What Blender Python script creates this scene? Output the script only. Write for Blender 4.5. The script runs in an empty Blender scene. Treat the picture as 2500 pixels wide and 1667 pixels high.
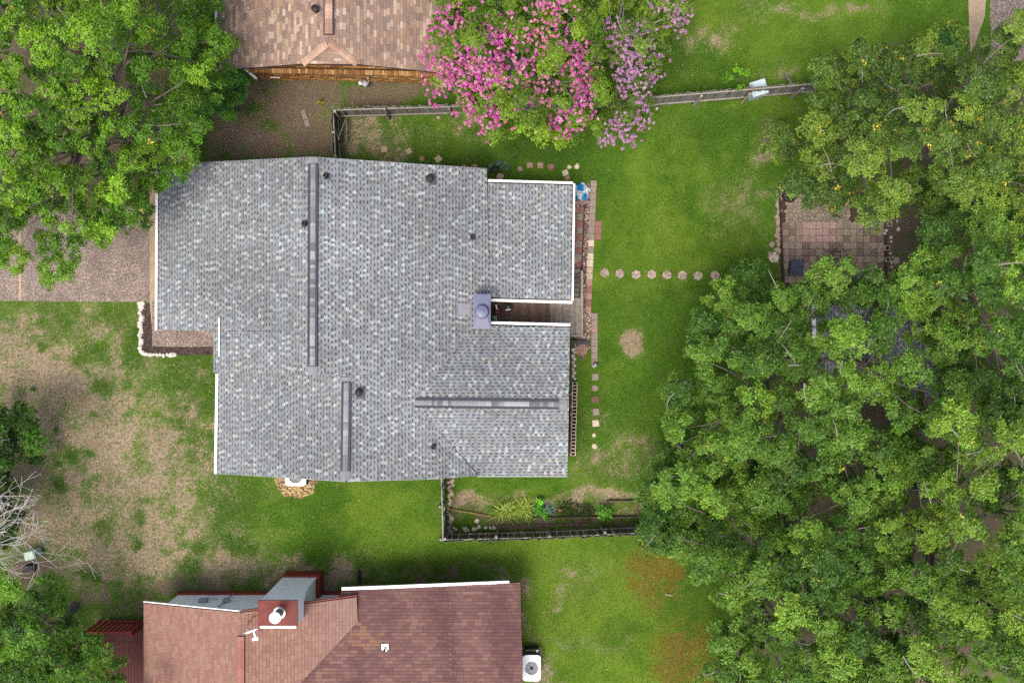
import bpy, math, random
import numpy as np
from mathutils import Vector, Matrix, Quaternion

# ------------------------------------------------------------------ camera, sky, sun, exposure
sc = bpy.context.scene
COL = sc.collection
H = 44.0            # camera height above the lawn
S = 0.0187          # metres per photograph pixel on the ground
CU, CV = 1250.0, 833.5
cam_d = bpy.data.cameras.new('camera')
cam_d.sensor_width = 36.0
cam_d.lens = 36.0 * H / (2500 * S)
cam_d.clip_end = 2000
cam = bpy.data.objects.new('camera', cam_d)
cam.location = (0, 0, H)
COL.objects.link(cam)
sc.camera = cam

SUN_EL, SUN_AZ = math.radians(68), math.radians(210)   # azimuth clockwise from +Y
world = bpy.data.worlds.new('World')
sc.world = world
world.use_nodes = True
wn = world.node_tree
sky = wn.nodes.new('ShaderNodeTexSky')
sky.sky_type = 'NISHITA'
sky.sun_disc = False
sky.sun_elevation = SUN_EL
sky.sun_rotation = SUN_AZ
sky.air_density = 1.0
sky.dust_density = 6.0
wn.links.new(sky.outputs[0], wn.nodes['Background'].inputs[0])
wn.nodes['Background'].inputs[1].default_value = 0.15
sun_d = bpy.data.lights.new('sun', 'SUN')
sun_d.energy = 1.8
sun_d.angle = math.radians(22)
sun_d.color = (1.0, 0.93, 0.83)
sun = bpy.data.objects.new('sun', sun_d)
sdir = Vector((math.sin(SUN_AZ) * math.cos(SUN_EL), math.cos(SUN_AZ) * math.cos(SUN_EL), math.sin(SUN_EL)))
sun.rotation_euler = sdir.to_track_quat('Z', 'Y').to_euler()
COL.objects.link(sun)
sc.view_settings.view_transform = 'Standard'
sc.view_settings.look = 'None'
sc.view_settings.gamma = 1.0
sc.view_settings.exposure = 0.8
sc.cycles.use_denoising = False
sc.cycles.max_bounces = 4
sc.cycles.diffuse_bounces = 3
sc.cycles.glossy_bounces = 2
sc.cycles.transmission_bounces = 2
sc.cycles.transparent_max_bounces = 4

# ------------------------------------------------------------------ helpers
def P(u, v, z=0.0):
    k = S * (H - z) / H
    return Vector(((u - CU) * k, (CV - v) * k, z))

def lin(c):
    c = c / 255.0
    return c / 12.92 if c <= 0.04045 else ((c + 0.055) / 1.055) ** 2.4

def A(r, g, b, ill=1.55):
    """surface colour from a colour picked in daylight"""
    return (min(lin(r) / ill, .85), min(lin(g) / ill, .85), min(lin(b) / ill, .85))

def plane(p0, n):
    n = Vector(n).normalized()
    return (n, n.dot(Vector(p0)))

def onp(u, v, pl):
    d = Vector(((u - CU) * S, (CV - v) * S, -H))
    c = Vector((0, 0, H))
    n, k = pl
    s = (k - n.dot(c)) / n.dot(d)
    return c + d * s

def slope_x(x0, z0, t):   # z = z0 + t (x - x0)
    return plane((x0, 0, z0), (-t, 0, 1))

def slope_y(y0, z0, t):
    return plane((0, y0, z0), (0, -t, 1))

def new_mat(name, rough=0.85, spec=0.3):
    m = bpy.data.materials.new(name)
    m.use_nodes = True
    b = m.node_tree.nodes['Principled BSDF']
    b.inputs['Roughness'].default_value = rough
    b.inputs['Specular IOR Level'].default_value = spec
    return m, m.node_tree, b

def N(nt, t, **kw):
    n = nt.nodes.new(t)
    for k, v in kw.items():
        setattr(n, k, v)
    return n

def noise(nt, scale, detail=4, rough=0.6, coord=None):
    n = N(nt, 'ShaderNodeTexNoise')
    n.inputs['Scale'].default_value = scale
    n.inputs['Detail'].default_value = detail
    n.inputs['Roughness'].default_value = rough
    if coord is not None:
        nt.links.new(coord, n.inputs['Vector'])
    return n

def ramp(nt, src, stops):
    r = N(nt, 'ShaderNodeValToRGB')
    e = r.color_ramp.elements
    while len(e) < len(stops):
        e.new(0.5)
    for i, (p, c) in enumerate(stops):
        e[i].position = p
        e[i].color = (*c, 1) if len(c) == 3 else c
    nt.links.new(src, r.inputs[0])
    return r

def mixc(nt, a, b, f, blend='MIX'):
    m = N(nt, 'ShaderNodeMix', data_type='RGBA', blend_type=blend)
    for sock, val in ((0, f), (6, a), (7, b)):
        if hasattr(val, 'is_output'):
            nt.links.new(val, m.inputs[sock])
        elif isinstance(val, (int, float)):
            m.inputs[sock].default_value = val
        else:
            m.inputs[sock].default_value = (*val, 1)
    return m.outputs[2]

def bump(nt, b, h, dist=0.01, strength=0.6):
    n = N(nt, 'ShaderNodeBump')
    n.inputs['Distance'].default_value = dist
    n.inputs['Strength'].default_value = strength
    nt.links.new(h, n.inputs['Height'])
    nt.links.new(n.outputs[0], b.inputs['Normal'])

MATS = {}
def solid(name, col, rough=0.8, var=0.25, scale=6.0, spec=0.3, objvar=0.0, metal=0.0, fine=60.0, big=0.0):
    """base colour with two scales of wear and grain; objvar gives each piece its own tone"""
    if name in MATS:
        return MATS[name]
    m, nt, b = new_mat(name, rough, spec)
    b.inputs['Metallic'].default_value = metal
    g = N(nt, 'ShaderNodeNewGeometry')
    n1 = noise(nt, scale, 5, .65, g.outputs['Position'])
    n2 = noise(nt, fine, 3, .6, g.outputs['Position'])
    r1 = ramp(nt, n1.outputs[0], [(0.3, (1 - var,) * 3), (0.7, (1 + var,) * 3)])
    r2 = ramp(nt, n2.outputs[0], [(0.3, (1 - var * .7,) * 3), (0.7, (1 + var * .7,) * 3)])
    c = mixc(nt, col, r1.outputs[0], 1.0, 'MULTIPLY')
    c = mixc(nt, c, r2.outputs[0], 1.0, 'MULTIPLY')
    if objvar:
        o = N(nt, 'ShaderNodeObjectInfo')
        r3 = ramp(nt, o.outputs['Random'], [(0.0, (1 - objvar,) * 3), (1.0, (1 + objvar,) * 3)])
        c = mixc(nt, c, r3.outputs[0], 1.0, 'MULTIPLY')
    nt.links.new(c, b.inputs['Base Color'])
    bump(nt, b, n2.outputs[0], 0.006, 0.5)
    MATS[name] = m
    return m

def vcol(name, rough=0.9, var=0.2, fine=70.0, spec=0.2, transl=0.0, stain=0.0):
    """colour comes from the pieces themselves (attribute Col), plus grain"""
    if name in MATS:
        return MATS[name]
    m, nt, b = new_mat(name, rough, spec)
    a = N(nt, 'ShaderNodeAttribute', attribute_name='Col')
    g = N(nt, 'ShaderNodeNewGeometry')
    c = a.outputs['Color']
    if var:
        n2 = noise(nt, fine, 3, .6, g.outputs['Position'])
        r2 = ramp(nt, n2.outputs[0], [(0.3, (1 - var,) * 3), (0.7, (1 + var,) * 3)])
        c = mixc(nt, c, r2.outputs[0], 1.0, 'MULTIPLY')
        bump(nt, b, n2.outputs[0], 0.004, 0.5)
    nt.links.new(c, b.inputs['Base Color'])
    if transl:
        t = N(nt, 'ShaderNodeBsdfTranslucent')
        nt.links.new(c, t.inputs['Color'])
        mx = N(nt, 'ShaderNodeMixShader')
        mx.inputs[0].default_value = transl
        out = nt.nodes['Material Output']
        nt.links.new(b.outputs[0], mx.inputs[1])
        nt.links.new(t.outputs[0], mx.inputs[2])
        nt.links.new(mx.outputs[0], out.inputs[0])
    MATS[name] = m
    return m

class MB:
    """collects pieces of one part"""
    def __init__(s):
        s.v, s.f, s.c = [], [], []
    def add(s, vs, fs, col=(1, 1, 1)):
        o = len(s.v)
        s.v += [tuple(p) for p in vs]
        s.f += [tuple(i + o for i in f) for f in fs]
        s.c += [(*col[:3], 1.0)] * len(vs)
        return s
    def prism(s, pts, z0, z1, col=(1, 1, 1)):
        """vertical prism from an XY outline (anticlockwise)"""
        n = len(pts)
        vs = [(p[0], p[1], z0) for p in pts] + [(p[0], p[1], z1) for p in pts]
        fs = [tuple(range(n - 1, -1, -1)), tuple(range(n, 2 * n))]
        fs += [(i, (i + 1) % n, n + (i + 1) % n, n + i) for i in range(n)]
        return s.add(vs, fs, col)
    def slab(s, pts, t, col=(1, 1, 1)):
        """sheet of thickness t under a 3D polygon"""
        n = len(pts)
        vs = [tuple(p) for p in pts] + [(p[0], p[1], p[2] - t) for p in pts]
        fs = [tuple(range(n)), tuple(range(2 * n - 1, n - 1, -1))]
        fs += [(i, n + i, n + (i + 1) % n, (i + 1) % n) for i in range(n)]
        return s.add(vs, fs, col)
    def box(s, c, d, rz=0.0, col=(1, 1, 1), taper=1.0, M=None):
        hx, hy, hz = d[0] / 2, d[1] / 2, d[2] / 2
        cs, sn = math.cos(rz), math.sin(rz)
        vs = []
        for z, k in ((-hz, 1.0), (hz, taper)):
            for x, y in ((-hx, -hy), (hx, -hy), (hx, hy), (-hx, hy)):
                x, y = x * k, y * k
                vs.append((c[0] + x * cs - y * sn, c[1] + x * sn + y * cs, c[2] + z))
        return s.add(vs, [(3, 2, 1, 0), (4, 5, 6, 7), (0, 1, 5, 4), (1, 2, 6, 5), (2, 3, 7, 6), (3, 0, 4, 7)], col)
    def beam(s, p, q, w, h, col=(1, 1, 1), up=(0, 0, 1)):
        p, q = Vector(p), Vector(q)
        d = (q - p).normalized()
        up = Vector(up)
        sd = d.cross(up)
        if sd.length < 1e-4:
            sd = d.cross(Vector((1, 0, 0)))
        sd.normalize()
        u2 = sd.cross(d).normalized()
        vs = []
        for e in (p, q):
            for a, b in ((-1, -1), (1, -1), (1, 1), (-1, 1)):
                vs.append(e + sd * (a * w / 2) + u2 * (b * h / 2))
        return s.add(vs, [(3, 2, 1, 0), (4, 5, 6, 7), (0, 1, 5, 4), (1, 2, 6, 5), (2, 3, 7, 6), (3, 0, 4, 7)], col)
    def tube(s, pts, rad, n=6, col=(1, 1, 1), cap=True):
        pts = [Vector(p) for p in pts]
        if not hasattr(rad, '__len__'):
            rad = [rad] * len(pts)
        vs, fs = [], []
        for i, p in enumerate(pts):
            d = (pts[min(i + 1, len(pts) - 1)] - pts[max(i - 1, 0)]).normalized()
            a = d.cross(Vector((0, 0, 1)))
            if a.length < 1e-3:
                a = d.cross(Vector((1, 0, 0)))
            a.normalize()
            b = d.cross(a)
            for k in range(n):
                t = 2 * math.pi * k / n
                vs.append(p + (a * math.cos(t) + b * math.sin(t)) * rad[i])
        for i in range(len(pts) - 1):
            for k in range(n):
                k2 = (k + 1) % n
                fs.append((i * n + k, i * n + k2, (i + 1) * n + k2, (i + 1) * n + k))
        if cap:
            fs.append(tuple(range(n)))
            fs.append(tuple((len(pts) - 1) * n + k for k in range(n - 1, -1, -1)))
        return s.add(vs, fs, col)
    def lathe(s, c, prof, n=16, col=(1, 1, 1), cap=True):
        vs, fs = [], []
        for r, z in prof:
            for k in range(n):
                t = 2 * math.pi * k / n
                vs.append((c[0] + r * math.cos(t), c[1] + r * math.sin(t), c[2] + z))
        for i in range(len(prof) - 1):
            for k in range(n):
                k2 = (k + 1) % n
                fs.append((i * n + k, i * n + k2, (i + 1) * n + k2, (i + 1) * n + k))
        if cap:
            fs.append(tuple(range(n - 1, -1, -1)))
            fs.append(tuple((len(prof) - 1) * n + k for k in range(n)))
        return s.add(vs, fs, col)
    def mesh(s, name):
        me = bpy.data.meshes.new(name)
        me.from_pydata(s.v, [], s.f)
        at = me.attributes.new('Col', 'FLOAT_COLOR', 'POINT')
        at.data.foreach_set('color', np.array(s.c, dtype=np.float32).ravel())
        return me
    def build(s, name, mat, parent=None, kind=None, label=None):
        return put(s.mesh(name), name, mat, parent, kind, label)

def put(me, name, mat, parent=None, kind=None, label=None):
    if mat is not None and not me.materials:
        me.materials.append(mat)
    o = bpy.data.objects.new(name, me)
    COL.objects.link(o)
    if parent is not None:
        o.parent = parent
        if parent.type == 'EMPTY':
            o.matrix_parent_inverse = Matrix.Translation(-parent.location)
    if kind:
        o['kind'] = kind
    if label:
        o['label'] = label
    return o

def thing(name, label, cat, loc, group=None):
    o = bpy.data.objects.new(name, None)
    o.empty_display_size = 0.3
    o.location = loc
    COL.objects.link(o)
    return tag(o, label, cat, group)

def tag(o, label, cat, group=None):
    o['label'] = label
    o['category'] = cat
    if group:
        o['group'] = group
    return o

def structure(o):
    o['kind'] = 'structure'
    return o

def big_mesh(name, V, quads, C, mat, parent=None, kind=None, tri=False):
    k = 3 if tri else 4
    me = bpy.data.meshes.new(name)
    nv, nf = len(V), len(quads)
    me.vertices.add(nv)
    me.vertices.foreach_set('co', np.ascontiguousarray(V, dtype=np.float32).ravel())
    me.loops.add(nf * k)
    me.loops.foreach_set('vertex_index', np.ascontiguousarray(quads, dtype=np.int32).ravel())
    me.polygons.add(nf)
    me.polygons.foreach_set('loop_start', np.arange(0, nf * k, k, dtype=np.int32))
    at = me.attributes.new('Col', 'FLOAT_COLOR', 'POINT')
    at.data.foreach_set('color', np.ascontiguousarray(np.concatenate([C, np.ones((nv, 1))], 1), dtype=np.float32).ravel())
    me.update(calc_edges=True)
    return put(me, name, mat, parent, kind)

def stone_mesh(rng, r=0.5, flat=0.6, n=9, rough=0.18):
    """an uneven lump with a flat bottom, unit size"""
    mb = MB()
    ph = [rng.uniform(1 - rough, 1 + rough) for _ in range(n)]
    ph2 = [p * rng.uniform(.75, .92) for p in ph]
    ph3 = [p * rng.uniform(.3, .55) for p in ph]
    vs, fs = [], []
    for rr, z in ((ph, 0.0), (ph, .25), (ph2, .7), (ph3, 1.0)):
        for k in range(n):
            t = 2 * math.pi * k / n
            vs.append((r * rr[k] * math.cos(t), r * rr[k] * math.sin(t), flat * z * r * 2 * rng.uniform(.9, 1.1) if z else 0.0))
    for i in range(3):
        for k in range(n):
            k2 = (k + 1) % n
            fs.append((i * n + k, i * n + k2, (i + 1) * n + k2, (i + 1) * n + k))
    fs.append(tuple(range(n - 1, -1, -1)))
    fs.append(tuple(3 * n + k for k in range(n)))
    mb.add(vs, fs)
    return mb

def block_mesh(w, d, h, bevel=0.012):
    """a slab with chamfered upper edges, base at z = 0, centred"""
    mb = MB()
    a, b = w / 2, d / 2
    e = bevel
    vs = []
    for x, y, z in ((a, b, 0), (a, b, h - e), (a - e, b - e, h)):
        vs += [(-x, -y, z), (x, -y, z), (x, y, z), (-x, y, z)]
    fs = [(3, 2, 1, 0), (8, 9, 10, 11)]
    for i in (0, 4):
        for k in range(4):
            k2 = (k + 1) % 4
            fs.append((i + k, i + k2, i + 4 + k2, i + 4 + k))
    mb.add(vs, fs)
    return mb

def clip(poly, a, b):
    """keep the part of a 2D polygon left of a->b"""
    out = []
    n = len(poly)
    ex, ey = b[0] - a[0], b[1] - a[1]
    for i in range(n):
        p, q = poly[i], poly[(i + 1) % n]
        dp = ex * (p[1] - a[1]) - ey * (p[0] - a[0])
        dq = ex * (q[1] - a[1]) - ey * (q[0] - a[0])
        if dp >= 0:
            out.append(p)
        if (dp >= 0) != (dq >= 0):
            t = dp / (dp - dq)
            out.append((p[0] + (q[0] - p[0]) * t, p[1] + (q[1] - p[1]) * t))
    return out

def area2(p):
    return sum(p[i][0] * p[(i + 1) % len(p)][1] - p[(i + 1) % len(p)][0] * p[i][1] for i in range(len(p))) / 2

def shingles(parts, pl, e, w, colour, style, seed, store):
    """lay overlapping tabs over the convex outlines 'parts' (lists of 3D points) on the plane pl.
    every tab is a little wedge with its own butt edge; store gets (centre, verts, faces, colour)"""
    n, k = pl
    down = Vector((0, 0, -1)) - n * n.dot(Vector((0, 0, -1)))
    down.normalize()
    al = n.cross(down).normalized()
    o = n * k
    def w3(a, s, h):
        return o + al * a + down * s + n * h
    polys = []
    for pts in parts:
        q = [((p - o).dot(al), (p - o).dot(down)) for p in pts]
        if area2(q) < 0:
            q.reverse()
        polys.append(q)
    amin = min(p[0] for q in polys for p in q); amax = max(p[0] for q in polys for p in q)
    smin = min(p[1] for q in polys for p in q); smax = max(p[1] for q in polys for p in q)
    for r in range(int(math.floor(smin / e)), int(math.ceil(smax / e)) + 1):
        rng = random.Random(seed * 7919 + r)
        s0 = r * e
        a = amin - rng.uniform(0, w * 4) - w
        tone = rng.uniform(-1, 1)
        run = 0.0
        odd = rng.random() < .5
        while a < amax:
            ww = w * (rng.uniform(.75, 1.25) if style == 'lam' else 1.0)
            run -= ww
            if run < 0:
                tone = rng.uniform(-1, 1); run = 1.0
            odd = not odd
            tall = (0.016 if odd else 0.006) if style == 'lam' else rng.uniform(.008, .011)
            gap = 0.007 if style != 'lam' else 0.0
            c = colour(rng, tone, odd, a, s0, w3(a, s0, 0))
            bands = [(s0 + (0.009 if style != 'lam' else 0.0), s0 + e, tall, c)]  # strip left above each plain tab shows dark underlay as a butt shadow
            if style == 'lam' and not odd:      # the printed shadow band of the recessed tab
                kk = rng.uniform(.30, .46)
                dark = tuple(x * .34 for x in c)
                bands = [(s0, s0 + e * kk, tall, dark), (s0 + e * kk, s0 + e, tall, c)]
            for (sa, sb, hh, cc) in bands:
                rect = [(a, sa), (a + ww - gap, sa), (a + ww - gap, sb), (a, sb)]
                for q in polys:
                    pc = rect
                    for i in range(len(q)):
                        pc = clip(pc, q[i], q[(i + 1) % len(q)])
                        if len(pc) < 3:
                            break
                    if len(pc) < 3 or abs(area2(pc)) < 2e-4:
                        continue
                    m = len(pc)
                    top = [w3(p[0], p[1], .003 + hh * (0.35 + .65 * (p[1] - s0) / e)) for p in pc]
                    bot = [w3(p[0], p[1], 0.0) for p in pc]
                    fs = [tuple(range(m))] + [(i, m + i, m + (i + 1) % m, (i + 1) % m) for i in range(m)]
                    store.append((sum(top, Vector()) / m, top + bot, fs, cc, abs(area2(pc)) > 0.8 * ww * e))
            a += ww

def lay_roof(house, slopes, mat, under, e, w, colour, style, seed, singles=300, name='roof_slope', field='shingle_field'):
    """slopes: list of (plane, [outline, ...], thickness)"""
    allt = []
    for si, (pl, parts, th) in enumerate(slopes):
        mb = MB()
        for pts in parts:
            pts = list(pts)
            q = [(p.x, p.y) for p in pts]
            if area2(q) < 0:
                pts.reverse()
            mb.slab(pts, th)
        so = mb.build(name, under, house)
        st = []
        shingles(parts, pl, e, w, colour, style, seed + si * 131, st)
        for t in st:
            allt.append((t, so))
    cand = [i for i, (t, so) in enumerate(allt) if t[4]]
    def vis(i):
        c = allt[i][0][0]
        return (c.x / 23.4) ** 2 + (c.y / 15.6) ** 2
    cand.sort(key=vis)
    one = set(cand[:singles])
    rest = {}
    for i, (t, so) in enumerate(allt):
        if i in one:
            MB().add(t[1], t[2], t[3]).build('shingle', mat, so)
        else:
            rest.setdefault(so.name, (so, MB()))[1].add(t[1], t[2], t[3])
    for so, mb in rest.values():
        mb.build(field, mat, so, kind='stuff')

def ridge_caps(p, q, width, step, mat_name, cols, parent, seed, h=0.05, raised=True):
    """overlapping cap pieces along a ridge, each its own piece"""
    rng = random.Random(seed)
    p, q = Vector(p), Vector(q)
    L = (q - p).length
    d = (q - p) / L
    sd = d.cross(Vector((0, 0, 1))).normalized()
    mats = [solid(f'{mat_name}_{i}', c, .9, .15, 30) for i, c in enumerate(cols)]
    meshes = []
    for m in mats:
        mb = MB()
        a = width / 2
        dp = a * .30
        l = step * 1.12
        vs = []
        for x, zz in ((0, 0.0), (l, 0.009)):
            vs += [(x, -a, -dp + zz), (x, 0, zz), (x, a, -dp + zz), (x, a, -dp - .05), (x, -a, -dp - .05)]
        fs = [(0, 1, 6, 5), (1, 2, 7, 6), (2, 3, 8, 7), (4, 0, 5, 9), (0, 4, 3, 2, 1), (5, 6, 7, 8, 9)]
        fs = [tuple(reversed(f)) for f in fs]
        mb.add(vs, fs)
        me = mb.mesh('ridge_cap')
        me.materials.append(m)
        meshes.append(me)
    n = int(L / step)
    M0 = Matrix((d, sd * -1, sd.cross(d))).transposed()
    if M0.determinant() < 0:
        M0 = Matrix((d, sd, Vector((0, 0, 1)))).transposed()
    last = 0
    for i in range(n):
        if rng.random() < .6:
            last = rng.randrange(len(meshes))
        o = bpy.data.objects.new('ridge_cap', meshes[last])
        COL.objects.link(o)
        o.parent = parent
        o.matrix_local = Matrix.Translation(p + d * (i * step) + Vector((0, 0, h))) @ M0.to_4x4()

WEED = [(480, 1330, 26, 18, 1), (560, 1322, 34, 22, 1), (610, 1335, 30, 18, 1), (220, 1110, 26, 22, .9), (175, 1110, 16, 20, .9), (330, 1330, 16, 14, 1), (470, 1385, 30, 18, .9), (235, 1415, 12, 12, 1), (350, 1270, 24, 16, .7), (240, 1290, 30, 26, .8), (140, 1190, 22, 18, .8), (250, 950, 44, 26, .8), (220, 870, 40, 30, .8), (330, 840, 40, 60, .9), (150, 790, 50, 40, .7), (300, 780, 50, 34, .6), (430, 930, 40, 30, .6), (200, 880, 30, 20, .8), (660, 300, 26, 24, .8), (600, 265, 40, 20, .6), (700, 330, 24, 20, .6), (1040, 335, 50, 34, .7), (950, 320, 34, 26, .5), (1380, 1120, 40, 20, .5), (140, 870, 20, 14, .8), (90, 840, 30, 18, .7)]
WHITE = solid('white_paint', (.78, .78, .77), .5, .06, 3)
# ------------------------------------------------------------------ ground colour fields (photograph pixels -> what grows there, with some shade painted in)
def blob(u, v, L):
    r = np.zeros_like(u)
    for (cu, cv, ru, rv, s) in L:
        d = np.sqrt(((u - cu) / ru) ** 2 + ((v - cv) / rv) ** 2)
        r = np.maximum(r, s * np.clip(1.45 - d, 0, 1))
    return r

DRY = [(230, 1180, 340, 330, .68), (120, 960, 230, 150, .8), (350, 1330, 280, 120, .75), (60, 830, 140, 80, .75), (200, 800, 220, 60, .5), (440, 1180, 90, 200, .55), (660, 1400, 300, 40, .6), (430, 1060, 110, 130, .5), (60, 900, 150, 130, .9), (210, 1010, 150, 90, .75), (300, 900, 130, 100, .55), (260, 1060, 120, 90, .9), (415, 1085, 60, 60, .85),
       (300, 1180, 210, 110, .75), (240, 1320, 260, 130, .72), (430, 1220, 90, 140, .62), (130, 1240, 120, 160, .8), (500, 1370, 190, 70, .75), (700, 1390, 170, 36, .8), (830, 1410, 60, 30, 1),
       (120, 770, 190, 60, .5), (430, 960, 80, 90, .5), (480, 900, 60, 60, .42), (490, 1010, 40, 90, .5), (660, 300, 160, 90, .8), (880, 330, 70, 60, .72), (990, 330, 80, 40, .55), (960, 375, 60, 26, .6), (1160, 300, 80, 30, .55),
       (1500, 1130, 90, 60, .5), (1400, 1215, 180, 18, .75), (1540, 1090, 60, 40, .5), (1150, 1235, 60, 20, .9), (1480, 1040, 60, 40, .3),
       (1760, 100, 40, 26, .6), (1700, 75, 90, 30, .4), (1940, 35, 110, 30, .55), (2090, 20, 70, 24, .5), (1880, 170, 70, 20, .4), (1850, 450, 30, 120, .45), (1790, 500, 60, 60, .3), (1870, 360, 30, 60, .6),
       (1360, 1460, 30, 40, .6), (1330, 1640, 40, 40, .7), (1400, 1560, 70, 30, .45), (1430, 1400, 90, 60, .25), (1260, 1420, 34, 34, .9), (1285, 1520, 20, 80, .5), (1480, 1570, 60, 30, .4), (1390, 1385, 20, 16, .7), (1370, 1480, 16, 20, .8)]
SOIL = [(2170, 1560, 320, 260, 1.0), (150, 250, 420, 330, 1.0), (640, 290, 210, 130, 1.0), (900, 228, 230, 44, 1.0), (700, 250, 160, 80, 1.0), (770, 330, 60, 70, .9), (330, 900, 10, 90, .3), (90, 900, 90, 80, .45), (240, 1040, 90, 70, .5), (60, 1200, 110, 150, .6), (60, 1380, 90, 60, .9), (300, 1480, 140, 60, .7), (410, 1440, 80, 30, .8), (500, 1430, 160, 24, .6),  # soil under the shade tree stands in for shade in its crown gaps
        (1350, 1260, 260, 34, .85), (1120, 1230, 60, 30, .5), (1780, 240, 240, 8, .6), (1890, 330, 60, 60, .6), (2200, 700, 320, 300, .95), (2200, 1150, 430, 420, .95), (2300, 300, 330, 200, .9), (1240, 1570, 22, 120, .7), (1410, 870, 26, 60, .3), (1330, 1560, 26, 60, .4), (1100, 1400, 230, 12, .8), (560, 900, 30, 130, .2)]
ORANGE = [(1600, 1400, 100, 90, 1), (1690, 1610, 120, 130, 1), (1560, 1360, 90, 60, .5), (1640, 1490, 90, 70, .55), (1450, 1500, 90, 50, .2), (300, 1010, 90, 60, .1)]
YELLOW = [(1400, 1500, 260, 230, 1.0), (1250, 1320, 170, 40, .35), (1900, 60, 420, 150, .45), (1560, 560, 190, 200, .28), (1700, 430, 120, 120, .3), (950, 1270, 160, 70, .4), (1540, 1000, 120, 120, .2), (1760, 640, 120, 80, .25)]
DARK = [(1230, 370, 200, 60, .9), (1100, 1390, 220, 40, .6), (560, 1020, 50, 160, .5), (470, 1010, 60, 160, .5), (340, 800, 40, 60, .7), (560, 1230, 60, 50, .5), (1700, 300, 90, 30, .5), (1640, 170, 90, 60, .4), (1550, 730, 120, 90, .25), (200, 780, 40, 30, .6), (1180, 1280, 110, 40, .7), (1370, 1230, 90, 26, .7)]  # darker grass; blobs below the myrtle and beside the red house paint shade

_lat = np.random.default_rng(77).uniform(-1, 1, (256, 256))
def vnoise(x, y):
    xi, yi = np.floor(x).astype(int), np.floor(y).astype(int)
    fx, fy = x - xi, y - yi
    fx, fy = fx * fx * (3 - 2 * fx), fy * fy * (3 - 2 * fy)
    g = lambda a, b: _lat[a % 256, b % 256]
    return (g(xi, yi) * (1 - fx) + g(xi + 1, yi) * fx) * (1 - fy) + (g(xi, yi + 1) * (1 - fx) + g(xi + 1, yi + 1) * fx) * fy
def fbm(x, y, o=4):
    r, a = 0, 1.0
    for _ in range(o):
        r = r + a * vnoise(x, y); x, y, a = x * 2.03 + 17, y * 2.03 + 31, a * .55
    return r
def fields(u, v):
    w1, w2 = fbm(u / 60, v / 60), fbm(u / 60 + 40, v / 60 + 9)
    d = fbm(u / 26 + 5, v / 26 + 70)
    u, v = u + 26 * w1, v + 26 * w2
    u0, v0 = u - 26 * w1, v - 26 * w2
    dry, soil, org, yel, dark = fields0(u, v)
    dry = np.maximum(dry, blob(u0 + 5 * w1, v0 + 5 * w2, [(1545, 838, 30, 32, 1)]))
    q = fbm(u / 110 + 3, v / 110 + 11, 3)
    wet = blob(u0 + 10 * w1, v0 + 10 * w2, WEED)
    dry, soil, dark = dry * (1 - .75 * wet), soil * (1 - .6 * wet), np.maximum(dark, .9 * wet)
    dry = np.clip(dry * (1 + .35 * d) + .10 * np.clip(d + .25 * q, 0, 1) , 0, 1)
    soil = np.clip(soil * (1 + .35 * d), 0, 1)
    org = np.clip(org * (1 + .4 * d), 0, 1)
    yel = np.clip(yel + .02 + .45 * q + .25 * d, 0, 1)
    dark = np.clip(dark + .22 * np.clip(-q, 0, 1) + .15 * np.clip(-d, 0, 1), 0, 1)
    return dry, soil, org, yel, dark
def fields0(u, v):
    return blob(u, v, DRY), blob(u, v, SOIL), blob(u, v, ORANGE), blob(u, v, YELLOW), blob(u, v, DARK)

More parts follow.
